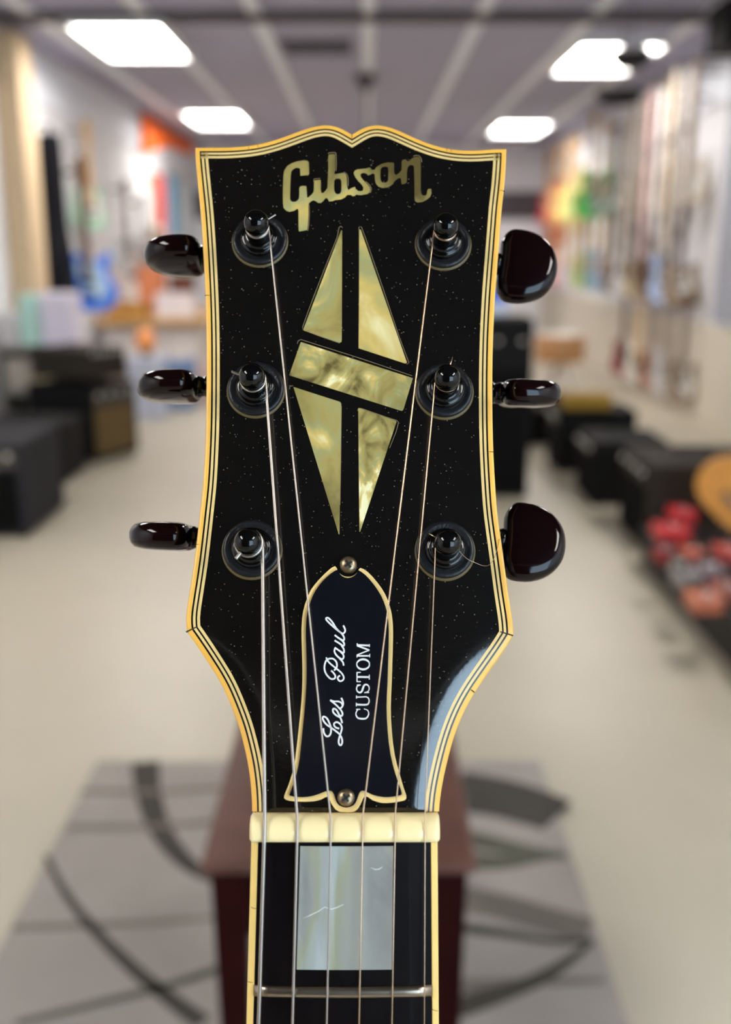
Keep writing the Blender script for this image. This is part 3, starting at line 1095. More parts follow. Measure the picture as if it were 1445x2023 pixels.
BV, BF = button_mesh()
POST = {}
for key, (wp, bp_, roll, tilt, side) in TUN.items():
    c = L2(*wp)
    POST[key] = c
    zc = drop(c.x, c.y)
    # shaft lies behind the headstock
    hs = -.0185
    sh = loc(bp_[0], bp_[1], hs)
    housing = mesh('tuning_machine', [], [], M_tun, guitar)
    bm = bmesh.new()
    bmesh.ops.create_cube(bm, size=1, matrix=Matrix.Translation((c.x - side * .001, (c.y + sh.y) / 2, -.0195)) @ Matrix.Diagonal((.015, .0175, .009, 1)))
    bmesh.ops.bevel(bm, geom=bm.edges[:], offset=.0022, segments=3, affect='EDGES')
    bm.to_mesh(housing.data)
    bm.free()
    lathe('lacquer_ring', [(.0074, -.0001), (.0074, .00012), (.0060, .00014)], M_amber, housing, 40, (c.x, c.y - .00035, 0))
    o = lathe('washer', [(.0071, .0), (.0071, .0006), (.0069, .0009), (.0064, .0011), (.0058, .0010), (.0052, .0007), (.0049, .0008)], M_wash, housing, 48, (c.x, c.y, 0))
    o = lathe('bushing', [(.0050, .0004), (.0050, .0016), (.0047, .0021), (.0042, .0024), (.0039, .0024), (.0037, .0030), (.0033, .0033)], M_tun, housing, 40, (c.x, c.y, 0))
    o = lathe('post', [(.0031, .0), (.0031, .0040), (.0029, .0050), (.0026, .0058), (.0026, .0072), (.0030, .0079), (.0032, .0087), (.0032, .0096), (.0030, .0106), (.0025, .0114), (.0017, .0120), (.0008, .0123), (.0001, .01235)],
              M_tun, housing, 40, (c.x, c.y, 0))
    ta = math.radians(tilt)
    ax = Vector((side * math.cos(ta), math.sin(ta), 0))
    st_ = Vector((c.x + side * .006, sh.y, hs))
    collar0 = sh - ax * .0045
    tube('shaft', [Vector((c.x + side * .004, sh.y, hs)), collar0], .0021, M_tun, housing, 14)
    cp = [collar0 + ax * d for d in (0, .0003, .0010, .0013, .0022, .0025, .0034, .0037, .0046, .0052, .006)]
    tube('collar', cp, [.0021, .0033, .0033, .0027, .0027, .0032, .0032, .0027, .0027, .0030, .0030], M_tun, housing, 24)
    # button
    yv = Vector((-ax.y, ax.x, 0)) * 1.0
    zv = ax.cross(yv)
    rr = math.radians(roll) * side
    y2 = yv * math.cos(rr) + zv * math.sin(rr)
    z2 = ax.cross(y2)
    o = mesh('button', [sh + ax * x + y2 * y_ + z2 * z for x, y_, z in BV], BF, M_btn, housing, True)
    fixn(o)
    o['label'] = 'glossy black kidney-shaped tuner button'

# ---- strings
STR = [('c', 523.2, 511.6, .00050, 1.2, True), ('b', 587.7, 578.4, .00038, 1.6, True), ('a', 653.7, 645.9, .00026, 2.6, True),
       ('d', 716.5, 709.8, .00020, 2.6, False), ('e', 780.5, 774.7, .00017, 2.3, False), ('f', 839.8, 838.6, .00013, 2.2, False)]
SL = ['thick wound string', 'second thickest wound string', 'thin wound string', 'thickest plain string', 'middle plain string', 'thinnest plain string']
for si, (key, nx, bx, rad, turns, wound) in enumerate(STR):
    c = POST[key]
    side = 1 if key in 'abc' else -1
    pr = .0026 + rad
    nu = loc(nx, 1630, .0047).x
    w_leave = .0070 - .0003
    nutp = Vector((nu, -.0030, .0046 + rad * .6))
    nuttop = Vector((nu, -.0012, .0044 + rad * .7))
    # tangent point on the post (string comes up from below)
    d = Vector((c.x - nu, c.y - nuttop.y))
    dist = d.length
    base = math.atan2(d.y, d.x)
    an = math.asin(pr / dist)
    tl = math.sqrt(dist * dist - pr * pr)
    dirn = base - side * an
    tp = Vector((nuttop.x + tl * math.cos(dirn), nuttop.y + tl * math.sin(dirn)))
    a0 = math.atan2(tp.y - c.y, tp.x - c.x)
    wtop = .0078 - rad
    wlow = wtop - min(turns, 2.6) * rad * 2.05
    path = []
    ub, sb = nk(bx, 2023, .0016)
    ends = NP(nu + (ub - nu) * (NL - .01) / sb, NL - .01, .0030)
    path += [ends, NP(ub, sb, .0016 + .0003), Vector((nu, -.0062, .0046 + rad * .5)), nutp, nuttop]
    straight = [nuttop.lerp(Vector((tp.x, tp.y, wlow)), t) for t in (.25, .5, .75, 1)]
    path += straight
    nturn = int(turns * 28)
    for k in range(1, nturn + 1):
        a = a0 + side * 2 * math.pi * k / 28
        w = wlow + (wtop - wlow) * k / nturn
        path.append(Vector((c.x + pr * math.cos(a), c.y + pr * math.sin(a), w)))
    # free end pokes out of the post
    stub = {'a': (545, 424), 'b': (458, 734), 'c': (466, 1104), 'd': (857, 456), 'e': (894, 705), 'f': (848, 1054)}[key]
    e = loc(stub[0], stub[1], wtop + .0002)
    pv = path[-1]
    path.append(Vector((c.x, c.y, wtop)).lerp(e, .45) if key != 'd' else pv.lerp(e, .5))
    path.append(e)
    if wound:
        fine, rr_ = [], []
        pitch = {'c': .00030, 'b': .00026, 'a': .00022}[key]
        rs = resample(path, pitch / 2)
        rr_ = [rad * (1.0 if i % 2 else .80) for i in range(len(rs))]
        if key == 'c':          # silk-thin core end
            for i in range(len(rr_)):
                pass
        o = tube('string', rs, rr_, M_wound, guitar, 8)
    else:
        o = tube('string', path, rad, M_plain, guitar, 8)
    o['label'] = SL[si]
# loose hair-thin end of the thinnest string
hair = [loc(x, y_, w) for x, y_, w in ((907, 1088, .0075), (922, 1103, .006), (940, 1112, .005), (957, 1118, .004), (968, 1115, .003), (978, 1100, .002), (986, 1070, 0.0005), (990, 1050, -.002))]
o = tube('string_end', resample(catmull(hair, 6), .0006), .00006, M_plain, guitar, 5)
o['label'] = 'curling loose end of the thinnest string'

# ------------------------------------------------------------------ rug and bench
rug = empty('area_rug', (0, 1.2, 0), 'grey area rug with dark curved bands under the wooden bench', 'rug')
M_rug = mat('rug_pile', (154, 147, 141), .95, noise=.12, nscale=5, bump=.4, bscale=400)
M_rugd = mat('rug_dark', (66, 62, 56), .95, noise=.15, nscale=6)
M_rugm = mat('rug_mid', (112, 105, 97), .95, noise=.12, nscale=6)
M_ruge = mat('rug_green_grey', (86, 86, 74), .95, noise=.12, nscale=6)
box('rug_body', -.695, .452, .25, 2.38, .001, .012, M_rug, rug)


def rband(pts, wd, m, z=.013):
    q = [on_floor(x, y, z) for x, y in pts]
    c = catmull([(p.x, p.y - 1.2) for p in q], 6)
    n = len(c)
    ws = [wd[0] + (wd[1] - wd[0]) * i / (n - 1) for i in range(n)]
    ribbon('band', [(c, ws)], .012, z, m, rug)


rband([(287, 1505), (294, 1570), (318, 1640), (365, 1700), (425, 1735), (500, 1745)], (.07, .022), M_rugd)
rband([(90, 1690), (130, 1765), (190, 1840), (260, 1910), (330, 1968), (400, 2020)], (.012, .035), M_rugd)
rband([(25, 1832), (160, 1828), (300, 1822), (430, 1812)], (.02, .012), M_rugm)
rband([(135, 1634), (240, 1634), (340, 1630), (440, 1622)], (.025, .02), M_rugm, .0132)
rband([(160, 1562), (300, 1564), (440, 1556)], (.02, .02), M_rugm, .0134)
rband([(30, 2022), (180, 1985), (320, 1950), (430, 1915)], (.014, .022), M_ruge)
rband([(900, 1560), (990, 1575), (1060, 1595), (1103, 1610)], (.19, .15), M_rugd)
rband([(900, 1650), (980, 1668), (1060, 1684), (1116, 1690)], (.07, .03), M_ruge, .0134)
rband([(920, 1700), (990, 1702), (1060, 1694), (1120, 1688)], (.07, .012), M_ruge, .0136)
rband([(915, 1775), (1000, 1792), (1090, 1818), (1165, 1838)], (.08, .08), M_rugm)
rband([(915, 1832), (1000, 1844), (1090, 1858), (1170, 1858)], (.03, .012), M_rugd, .0132)
rband([(1172, 1858), (1120, 1900), (1060, 1935), (980, 1965), (900, 1990)], (.010, .05), M_rugd, .0136)
rband([(900, 1948), (980, 1942), (1100, 1938), (1195, 1936)], (.03, .012), M_rugm, .0134)

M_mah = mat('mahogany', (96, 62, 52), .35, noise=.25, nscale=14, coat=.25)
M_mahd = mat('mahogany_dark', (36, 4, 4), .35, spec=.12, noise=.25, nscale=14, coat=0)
bx0, bx1, by0, by1, bz = -.222, .150, 1.19, 1.95, .5
bench = empty('piano_bench', (-.036, 1.57, 0), 'dark red mahogany bench standing on the grey rug', 'bench')
box('bench_top', bx0, bx1, by0, by1, bz - .012, bz, M_mah, bench, .003)
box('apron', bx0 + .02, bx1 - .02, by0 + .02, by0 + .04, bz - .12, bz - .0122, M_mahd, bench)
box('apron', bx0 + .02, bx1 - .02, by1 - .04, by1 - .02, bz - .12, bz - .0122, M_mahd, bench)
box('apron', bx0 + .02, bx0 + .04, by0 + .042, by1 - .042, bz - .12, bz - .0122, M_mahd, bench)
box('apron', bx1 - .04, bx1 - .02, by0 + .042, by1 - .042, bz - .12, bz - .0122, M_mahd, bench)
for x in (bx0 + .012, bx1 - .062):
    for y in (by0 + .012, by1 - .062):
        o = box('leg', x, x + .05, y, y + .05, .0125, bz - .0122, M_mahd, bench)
        for v in o.data.vertices:
            if v.co.z < .1:
                v.co.x += (x + .025 + .036 - v.co.x) * .3
                v.co.y += (y + .025 - 1.57 - v.co.y) * .3
M_case = None


# ------------------------------------------------------------------ amplifiers and boxes
M_tolex = mat('black_vinyl', (7, 7, 8), .7, spec=.2, bump=.3, bscale=300)
M_tolex2 = mat('charcoal_vinyl', (38, 37, 43), .7, spec=.2, bump=.3, bscale=300)
M_tolexb = mat('brown_vinyl', (46, 40, 34), .7, spec=.2, bump=.3, bscale=300)
M_cloth = mat('black_grille_cloth', (12, 12, 12), .9, spec=.1)
M_gold = mat('gold_grille_cloth', (96, 76, 40), .8, noise=.15, nscale=40)
M_silver = mat('silver_grille_cloth', (150, 148, 144), .8)
M_knob = mat('amp_knob', (200, 196, 188), .4)
M_strap = mat('amp_handle', (18, 17, 17), .5)
M_panel = mat('amp_panel', (70, 66, 60), .5)


def amp(x0, x1, y0, y1, h, label, body=None, grille=None, facing='-y', panel=None, knobs=4, z0=0.0, handle=True, name='guitar_amplifier'):
    """combo amplifier: cabinet, grille cloth, control panel, knobs, handle, feet"""
    body, grille, panel = body or M_tolex, grille or M_cloth, panel or M_panel
    cx, cy = (x0 + x1) / 2, (y0 + y1) / 2
    t = empty(name, (cx, cy, z0), label, 'amplifier', 'amplifiers standing along the shop walls')
    box('cabinet', x0, x1, y0, y1, z0 + .012, z0 + h, body, t, .012)
    if facing == '-y':
        box('grille', x0 + .03, x1 - .03, y0 - .006, y0 + .004, z0 + .04, z0 + h * .72, grille, t, .003)
        cp_ = box('control_panel', x0 + .03, x1 - .03, y0 - .004, y0 + .004, z0 + h * .76, z0 + h - .03, panel, t)
        for i in range(knobs):
            x = x0 + .06 + (x1 - x0 - .12) * i / max(1, knobs - 1)
            lathe('knob', [(.012, 0), (.011, -.014), (.002, -.016)], M_knob, cp_, 10, (x - cx, y0 - .004 - cy, h * .88), 'Y')
    else:
        sx = x1 if facing == '+x' else x0
        d = 1 if facing == '+x' else -1
        a, b_ = sorted((sx - d * .004, sx + d * .006))
        box('grille', a, b_, y0 + .03, y1 - .03, z0 + .04, z0 + h * .72, grille, t, .003)
        cp_ = box('control_panel', a, b_ - .001, y0 + .03, y1 - .03, z0 + h * .76, z0 + h - .03, panel, t)
        for i in range(knobs):
            y = y0 + .06 + (y1 - y0 - .12) * i / max(1, knobs - 1)
            lathe('knob', [(.012, 0), (.011, d * .014), (.002, d * .016)], M_knob, cp_, 10, (sx + d * .005 - cx, y - cy, h * .88), 'X')
    if handle:
        tube('handle', [(-.08, 0, h - .004), (-.07, 0, h + .022), (.07, 0, h + .022), (.08, 0, h - .004)], .009, M_strap, t, 6)
    for ax_ in (x0 + .03, x1 - .03):
        for ay in (y0 + .03, y1 - .03):
            lathe('foot', [(.014, 0), (.016, .013)], M_strap, t, 10, (ax_ - cx, ay - cy, 0))
    return t


# left side of the aisle
a1 = amp(-2.10, -1.56, 6.30, 6.72, .47, 'black combo amplifier with a gold grille facing the aisle', grille=M_gold, facing='+x')
a2 = amp(-2.06, -1.60, 6.33, 6.69, .2, 'brown amplifier head sitting on the gold-grilled combo', body=M_tolexb, grille=M_tolexb, facing='+x', z0=.495, knobs=5, name='amplifier_head', handle=False)
a1.rotation_euler.z = a2.rotation_euler.z = -.5
amp(-2.20, -1.70, 5.60, 6.05, .34, 'low black combo amplifier between the gold-grilled one and the charcoal one', facing='-y')
amp(-2.30, -1.56, 4.50, 5.10, .44, 'charcoal combo amplifier at the left edge, nearest of the amplifiers there', body=M_tolex2, grille=M_cloth, facing='-y')
# right side of the aisle
tower = amp(.50, .87, 5.28, 5.62, .95, 'tall black speaker tower half hidden behind the headstock', facing='-y', handle=False, knobs=3, name='speaker_tower', panel=M_tolex)
amp(1.10, 1.62, 6.75, 7.15, .32, 'low black combo amplifier beyond the yellow box, farthest on the right', facing='-y')
amp(1.14, 1.60, 5.90, 6.25, .374, 'low black combo amplifier carrying the yellow box', facing='-x', handle=False)
amp(1.17, 1.56, 5.10, 5.50, .34, 'low black combo amplifier next to the brown cabinet', facing='-x', panel=M_tolexb)
amp(1.22, 1.74, 4.25, 4.72, .40, 'dark brown combo amplifier behind the guitar rack', body=M_tolexb, grille=M_cloth, facing='-x', panel=M_tolexb)
pk = empty('parts_box', (1.32, 6.05, .375), 'small yellow cardboard box on a black amplifier', 'box')
box('carton', 1.18, 1.46, 5.96, 6.14, .376, .45, cmat((160, 124, 30), .7), pk, .004)
box('lid_flap', 1.18, 1.46, 5.955, 6.145, .4505, .457, cmat((176, 138, 40), .7), pk)

# shelf unit, counter, cartons on the left
M_shelf = mat('grey_shelf', (150, 145, 138), .6)
sh = empty('shelf_unit', (-2.2, 7.05, 0), 'grey open shelf unit against the left wall behind the gold-grilled combo', 'shelf')
for x in (-2.49, -1.93):
    box('side_panel', x, x + .03, 6.85, 7.28, 0, .66, M_shelf, sh)
for z in (.04, .34, .63):
    box('shelf_board', -2.459, -1.931, 6.85, 7.28, z, z + .03, M_shelf, sh)
box('back_panel', -2.459, -1.931, 7.27, 7.28, .07, .63, cmat((176, 170, 160), .7), sh)
for i, (x, h, w, c, l) in enumerate(((-2.44, .20, .17, (196, 186, 172), 'beige carton at the wall end of the grey shelf'),
                                      (-2.25, .16, .14, (212, 200, 150), 'pale yellow carton in the middle of the grey shelf'),
                                      (-2.09, .23, .14, (160, 150, 138), 'brown-grey carton at the aisle end of the grey shelf'))):
    t = empty('carton', (x + w / 2, 7.0, .37), l, 'box', 'cartons on the grey shelf unit')
    box('carton_body', x, x + w, 6.88, 7.15, .371, .37 + h, cmat(c, .8), t, .003)
    box('tape', x + w * .4, x + w * .6, 6.879, 7.151, .37 + h, .373 + h, cmat((200, 186, 150), .4), t)
for i, (x, h, w, c, l) in enumerate(((-2.47, .22, .14, (220, 216, 214), 'white parcel on top of the grey shelf unit'),
                                      (-2.32, .34, .13, (198, 238, 224), 'mint green package on top of the grey shelf unit'),
                                      (-2.18, .35, .22, (238, 230, 246), 'pale lilac package on top of the grey shelf unit'))):
    t = empty('package', (x + w / 2, 7.0, .66), l, 'package', 'packages on top of the shelf unit')
    box('package_body', x, x + w, 6.88, 7.12, .661, .66 + h, cmat(c, .6), t, .012)
    box('flap', x, x + w, 6.97, 7.02, .66 + h, .663 + h, cmat((240, 236, 236), .6), t)

cn = empty('sales_counter', (-1.9, 10.2, 0), 'pale sales counter with a light wooden top towards the back of the shop', 'counter')
box('counter_body', -2.42, -1.5, 9.4, 11.2, 0, .62, cmat((216, 206, 198), .6), cn)
box('counter_top', -2.46, -1.42, 9.3, 11.3, .621, .68, mat('light_wood', (206, 160, 96), .45, noise=.12, nscale=6), cn, .006)
box('kick_plate', -2.40, -1.52, 9.385, 9.4, .0, .1, cmat((90, 86, 84), .6), cn)
for i in range(3):
    box('front_panel', -2.39 + i * .29, -2.13 + i * .29, 9.388, 9.399, .14, .58, cmat((228, 220, 214), .6), cn)
for (x, y, w, h, c, l) in ((-2.18, 9.5, .36, .12, (196, 142, 66), 'tan cardboard tray on the counter'),
                           (-1.74, 9.5, .34, .20, (244, 232, 230), 'white box on the counter beside the tan tray'),
                           (-1.84, 10.4, .22, .34, (116, 66, 48), 'brown carton standing on the counter'),
                           (-2.14, 10.4, .24, .42, (246, 156, 108), 'orange carton standing on the counter')):
    t = empty('counter_box', (x, y, .68), l, 'box', 'boxes on the sales counter')
    box('box_body', x - w / 2, x + w / 2, y - .12, y + .12, .681, .68 + h, cmat(c, .7), t, .005)
    box('box_lid', x - w / 2 - .005, x + w / 2 + .005, y - .125, y + .125, .68 + h + .0005, .70 + h, cmat(c, .6), t)
for (x, y, h, c, l) in ((-1.72, 8.0, .48, (200, 206, 226), 'pale blue carton standing upright on the floor before the counter'),
                        (-1.98, 8.0, .45, (172, 150, 136), 'brown-grey carton standing on the floor by the pale blue one'),
                        (-1.56, 8.5, .40, (110, 136, 180), 'slate blue crate on the floor by the counter'),
                        (-1.32, 8.9, .30, (214, 180, 176), 'pinkish low carton on the floor by the counter')):
    t = empty('floor_carton', (x, y, 0), l, 'box', 'cartons on the floor by the counter')
    box('carton_body', x - .12, x + .12, y - .15, y + .15, .001, h, cmat(c, .8), t, .005)
    box('tape', x - .02, x + .02, y - .151, y + .151, h, h + .003, cmat((214, 204, 180), .4), t)
lampc = empty('orange_lantern', (-1.72, 8.0, .483), 'small orange globe on the pale blue floor carton', 'lantern')
lathe('globe', [(.01, .03), (.05, .04), (.075, .08), (.08, .12), (.07, .17), (.04, .2), (.01, .21)], cmat((246, 160, 90), .5), lampc, 16)
lathe('base', [(.05, .0005), (.05, .02), (.02, .04)], cmat((60, 50, 44), .5), lampc, 16)

# ------------------------------------------------------------------ hanging guitars
SHAPES = {
    'double': [(0, .0), (.07, .004), (.13, .03), (.162, .08), (.165, .13), (.145, .18), (.125, .22), (.122, .25), (.135, .29), (.145, .33), (.13, .355), (.105, .35), (.085, .325), (.06, .305), (.03, .30),
               (-.03, .30), (-.06, .31), (-.085, .34), (-.11, .385), (-.14, .40), (-.158, .375), (-.15, .32), (-.132, .27), (-.128, .23), (-.15, .18), (-.168, .13), (-.162, .07), (-.13, .025), (-.07, .003)],
    'single': [(0, 0), (.09, .006), (.15, .04), (.17, .10), (.155, .16), (.125, .20), (.115, .24), (.13, .29), (.145, .325), (.125, .345), (.10, .335), (.075, .31), (.04, .30), (-.03, .30),
               (-.05, .33), (-.09, .345), (-.13, .325), (-.14, .28), (-.118, .23), (-.125, .20), (-.155, .16), (-.17, .10), (-.15, .04), (-.09, .006)],
    'acoustic': [(0, 0), (.10, .008), (.165, .05), (.19, .12), (.175, .19), (.135, .24), (.12, .28), (.135, .34), (.145, .39), (.125, .44), (.08, .47), (.03, .48), (-.03, .48), (-.08, .47), (-.125, .44),
                 (-.145, .39), (-.135, .34), (-.12, .28), (-.135, .24), (-.175, .19), (-.19, .12), (-.165, .05), (-.10, .008)]}
PROTO = {}
M_maple = mat('maple_neck', (198, 160, 110), .4)
M_rose = mat('rosewood_neck', (92, 66, 50), .5)
M_wht = mat('white_guard', (232, 230, 224), .4)
M_blk = mat('black_hardware', (28, 27, 28), .4)
M_chr = mat('chrome', (200, 200, 204), .2, metal=1)
M_hook = mat('wall_hook', (60, 58, 58), .5)


def gproto(kind):
    if kind in PROTO:
        return PROTO[kind]
    lp_ = SHAPES[kind]
    q = catmull([Vector(p) for p in lp_ + [lp_[0]]], 3)[:-1]
    th = .045 if kind != 'acoustic' else .10
    top = .30 if kind != 'acoustic' else .48
    P = {}

    def keep(nm, o):
        P[nm] = o.data
        bpy.data.objects.remove(o)
    o = slab('b', [q], -th, 0, None)
    keep('body', o)
    keep('neck', mesh('n', [(sx * w, top - .10 + dy, z) for dy, w in ((0, .027), (.50, .021)) for sx in (-1, 1) for z in (.001, .02)],
                      [(0, 1, 3, 2), (4, 6, 7, 5), (0, 4, 5, 1), (2, 3, 7, 6), (1, 5, 7, 3), (0, 2, 6, 4)], None))
    hd = [(-.02, top + .40), (.02, top + .40), (.035, top + .44), (.032, top + .58), (.0, top + .60), (-.04, top + .56), (-.036, top + .44)]
    keep('headstock', slab('h', [[Vector(p) for p in hd]], .0, .016, None))
    if kind == 'acoustic':
        cir = [Vector((.05 * math.cos(2 * math.pi * k / 20), .33 + .05 * math.sin(2 * math.pi * k / 20))) for k in range(20)]
        keep('sound_hole', slab('s', [cir], .0002, .001, None))
    else:
        pg = [(-.02, .12), (.06, .07), (.11, .09), (.12, .16), (.09, .22), (.07, .28), (.028, .30), (-.028, .30), (-.07, .29), (-.06, .22)]
        keep('pickguard', slab('p', [[Vector(p) for p in pg]], .0005, .003, None))
        for k_, yy in enumerate((.15, .21)):
            pass
        keep('pickup', slab('u', [[Vector(p) for p in ((-.04, .16), (.04, .16), (.04, .19), (-.04, .19))]], .003, .012, None))
    keep('bridge', slab('r', [[Vector(p) for p in ((-.045, .09), (.045, .09), (.045, .115), (-.045, .115))]], .0005, .01, None))
    PROTO[kind] = P
    return P


def hang(x, y, z, ry, kind, rgb, label, neck=None, guard=None, group='guitars hanging on the shop wall', scale=1.0, lean=0.0, face_mat=None, hook=None):
    """guitar with its body bottom at (x,y,z), turned about z by ry (front faces local +Z before standing up)"""
    P = gproto(kind)
    nm = 'acoustic_guitar' if kind == 'acoustic' else 'wall_guitar'
    t = empty(nm, (x, y, z), label, 'guitar', group)
    t.rotation_mode = 'XYZ'
    t.rotation_euler = (math.pi / 2 + lean, 0, ry)
    t.scale = (scale,) * 3
    bm_ = face_mat or cmat(rgb, .3, coat=.2)
    mm = {'body': bm_, 'neck': neck or M_maple, 'headstock': neck or M_maple, 'pickguard': guard or M_wht, 'pickup': M_blk, 'bridge': M_chr, 'sound_hole': M_blk}
    for nm_, d in P.items():
        o = bpy.data.objects.new(nm_, d)
        if not d.materials:
            d.materials.append(None)
        COL.objects.link(o)
        o.parent = t
        o.material_slots[0].link = 'OBJECT'
        o.material_slots[0].material = mm[nm_]
    if hook:
        inv = t.rotation_euler.to_matrix().inverted()
        q = Vector((0, .80, .005))
        tube('wall_hook', [q, q + inv @ Vector(hook) / scale], .01, M_hook, t, 6)
    return t


# right wall, two rows.  colour words keep the labels apart
WR = [  # (row, y, kind, rgb, neck, label)
    (0, 8.35, 'single', (150, 128, 104), M_rose, 'tan brown guitar in the lower row, beside the pale blue wall'),
    (0, 8.80, 'double', (176, 198, 236), M_rose, 'pale blue guitar in the lower row near the pale blue wall'),
    (0, 9.25, 'double', (120, 100, 84), M_rose, 'walnut brown guitar in the lower row'),
    (0, 9.70, 'single', (206, 190, 160), M_rose, 'cream guitar in the lower row beside the walnut one'),
    (0, 10.15, 'double', (222, 222, 226), M_rose, 'white guitar in the lower row, nearest of the white ones'),
    (0, 10.60, 'single', (132, 116, 104), M_rose, 'grey-brown guitar in the lower row'),
    (0, 11.05, 'double', (168, 196, 232), M_maple, 'sky blue guitar in the lower row below the teal one'),
    (0, 11.55, 'double', (150, 200, 190), M_maple, 'sea green guitar in the lower row below the green one'),
    (0, 12.10, 'single', (206, 226, 120), M_maple, 'lime yellow guitar in the lower row'),
    (0, 12.65, 'double', (224, 226, 230), M_maple, 'white guitar in the lower row beyond the lime one'),
    (0, 13.25, 'single', (226, 190, 196), M_maple, 'pale pink guitar in the lower row'),
    (0, 13.90, 'double', (240, 140, 116), M_maple, 'coral guitar in the lower row'),
    (0, 14.60, 'single', (232, 112, 116), M_maple, 'red guitar at the far end of the lower row'),
    (1, 8.30, 'double', (196, 184, 168), M_rose, 'beige guitar in the upper row, nearest the pale blue wall'),
    (1, 8.75, 'single', (138, 116, 96), M_rose, 'brown guitar in the upper row beside the beige one'),
    (1, 9.20, 'double', (222, 218, 210), M_rose, 'off-white guitar in the upper row'),
    (1, 9.65, 'single', (160, 140, 116), M_rose, 'light brown guitar in the upper row'),
    (1, 10.15, 'double', (186, 184, 178), M_rose, 'grey guitar in the upper row'),
    (1, 10.70, 'single', (128, 172, 152), M_rose, 'dusty teal guitar in the upper row'),
    (1, 11.25, 'double', (124, 176, 150), M_maple, 'teal green guitar in the upper row beside the bright green one'),
    (1, 11.85, 'single', (50, 214, 84), M_maple, 'bright green guitar in the upper row'),
    (1, 12.75, 'double', (190, 220, 140), M_maple, 'pale green guitar in the upper row'),
    (1, 13.25, 'single', (236, 214, 130), M_maple, 'yellow guitar in the upper row'),
    (1, 13.95, 'double', (240, 170, 120), M_maple, 'peach orange guitar in the upper row'),
    (2, 8.10, 'single', (150, 132, 112), M_rose, 'tan guitar standing low under the hanging rows, nearest'),
    (2, 8.50, 'double', (206, 204, 206), M_rose, 'silver grey guitar standing low under the hanging rows'),
    (2, 8.95, 'single', (168, 120, 100), M_rose, 'chestnut guitar standing low under the hanging rows'),
    (2, 9.45, 'double', (226, 222, 212), M_maple, 'ivory guitar standing low under the hanging rows'),
    (2, 10.0, 'single', (150, 60, 66), M_rose, 'wine red guitar standing low under the hanging rows'),
    (1, 14.70, 'single', (226, 70, 84), M_maple, 'red guitar in the upper row at the far end'),
]
for row, y, kind, rgb, nk_, lab in WR:
    z = .84 if row == 0 else (1.62 if row == 1 else .08)
    gd = M_wht if (rgb[0] + rgb[2]) % 3 else M_blk
    t = hang(XR - .17, y, z, -math.pi / 2 + .55, kind, rgb, lab, nk_, gd, 'guitars hanging on the right-hand wall', (1.0 if y < 11 else 1.12) if rgb != (50, 214, 84) else 1.5)
    o = tube('wall_hook', [(0, .80, .01), (0, .80, -.15)], .012, M_hook, t, 6)

# guitar straps hanging in front of the right wall
STC = [((120, 96, 76), 'brown'), ((206, 202, 198), 'light grey'), ((96, 84, 76), 'dark brown'), ((226, 214, 196), 'cream'), ((150, 128, 106), 'tan'), ((236, 232, 230), 'white'),
       ((112, 104, 98), 'grey-brown'), ((222, 184, 186), 'dusty pink'), ((140, 118, 96), 'khaki'), ((190, 186, 180), 'stone grey'), ((104, 80, 62), 'umber'), ((214, 206, 190), 'sand')]
for i, (c, w_) in enumerate(STC):
    y = 7.75 + i * .17
    zt = 2.62 - .05 * (i % 3)
    ln = 1.0 + .12 * ((i * 5) % 4)
    t = empty('guitar_strap', (XR - .34, y, zt), w_ + ' guitar strap hanging in the row before the right wall', 'strap', 'guitar straps hanging before the right wall')
    box('strap_band', XR - .345, XR - .335, y - .035, y + .035, zt - ln, zt, cmat(c, .8), t)
    box('buckle', XR - .352, XR - .328, y - .03, y + .03, zt - ln * .4, zt - ln * .4 + .05, M_chr, t)
    box('leather_end', XR - .346, XR - .334, y - .025, y + .025, zt - ln - .09, zt - ln, cmat((70, 54, 42), .6), t)
    tube('hook', [(0, 0, 0), (0, 0, .04), (.33, 0, .04)], .006, M_blk, t, 6)
# left wall
LG = 'guitars hanging on the left wall'
gb = empty('gig_bag', (-2.42, 8.05, .86), 'tall black gig bag hanging on the left wall beside the tan pilaster', 'bag')
bagp = catmull([Vector(p) for p in ((0, 0), (.16, .02), (.21, .12), (.19, .3), (.15, .45), (.10, .58), (.075, .8), (.07, 1.1), (.05, 1.24), (0, 1.27), (-.05, 1.24), (-.07, 1.1), (-.075, .8), (-.10, .58), (-.15, .45), (-.19, .3), (-.21, .12), (-.16, .02), (0, 0))], 3)[:-1]
M_bag = mat('gig_bag_nylon', (18, 18, 24), .8, spec=.15)
slab('bag_body', [bagp], -.02, .12, M_bag, gb).rotation_euler = (math.pi / 2, 0, math.pi / 2)
slab('pocket', [[Vector((p.x * .7, .06 + p.y * .3)) for p in bagp]], .12, .145, M_bag, gb).rotation_euler = (math.pi / 2, 0, math.pi / 2)
tube('strap_loop', [(.05, -.03, 1.25), (.05, -.02, 1.33), (.05, .02, 1.33), (.05, .03, 1.25)], .008, M_blk, gb, 6)
tube('wall_hook', [(.06, 0, 1.325), (-.079, 0, 1.325)], .008, M_hook, gb, 6)
hang(-2.26, 8.45, .80, -.05, 'single', (72, 136, 248), 'blue guitar hanging low on the left wall', M_rose, cmat((200, 228, 255), .2), LG, 1.35, hook=(-.25, 0, 0))
hang(XL + .16, 9.0, 1.45, math.pi / 2 - .6, 'single', (176, 220, 190), 'pale green guitar hanging on the left wall', M_maple, M_wht, LG, 1.0, hook=(-.17, 0, 0))
hang(XL + .16, 10.3, 1.05, math.pi / 2 - .6, 'single', (214, 222, 226), 'silver white guitar hanging on the left wall', M_rose, M_wht, LG, 1.0, hook=(-.17, 0, 0))
hang(XL + .16, 11.0, .95, math.pi / 2 - .6, 'double', (110, 116, 128), 'slate grey guitar hanging on the left wall', M_rose, M_wht, LG, 1.0, hook=(-.17, 0, 0))
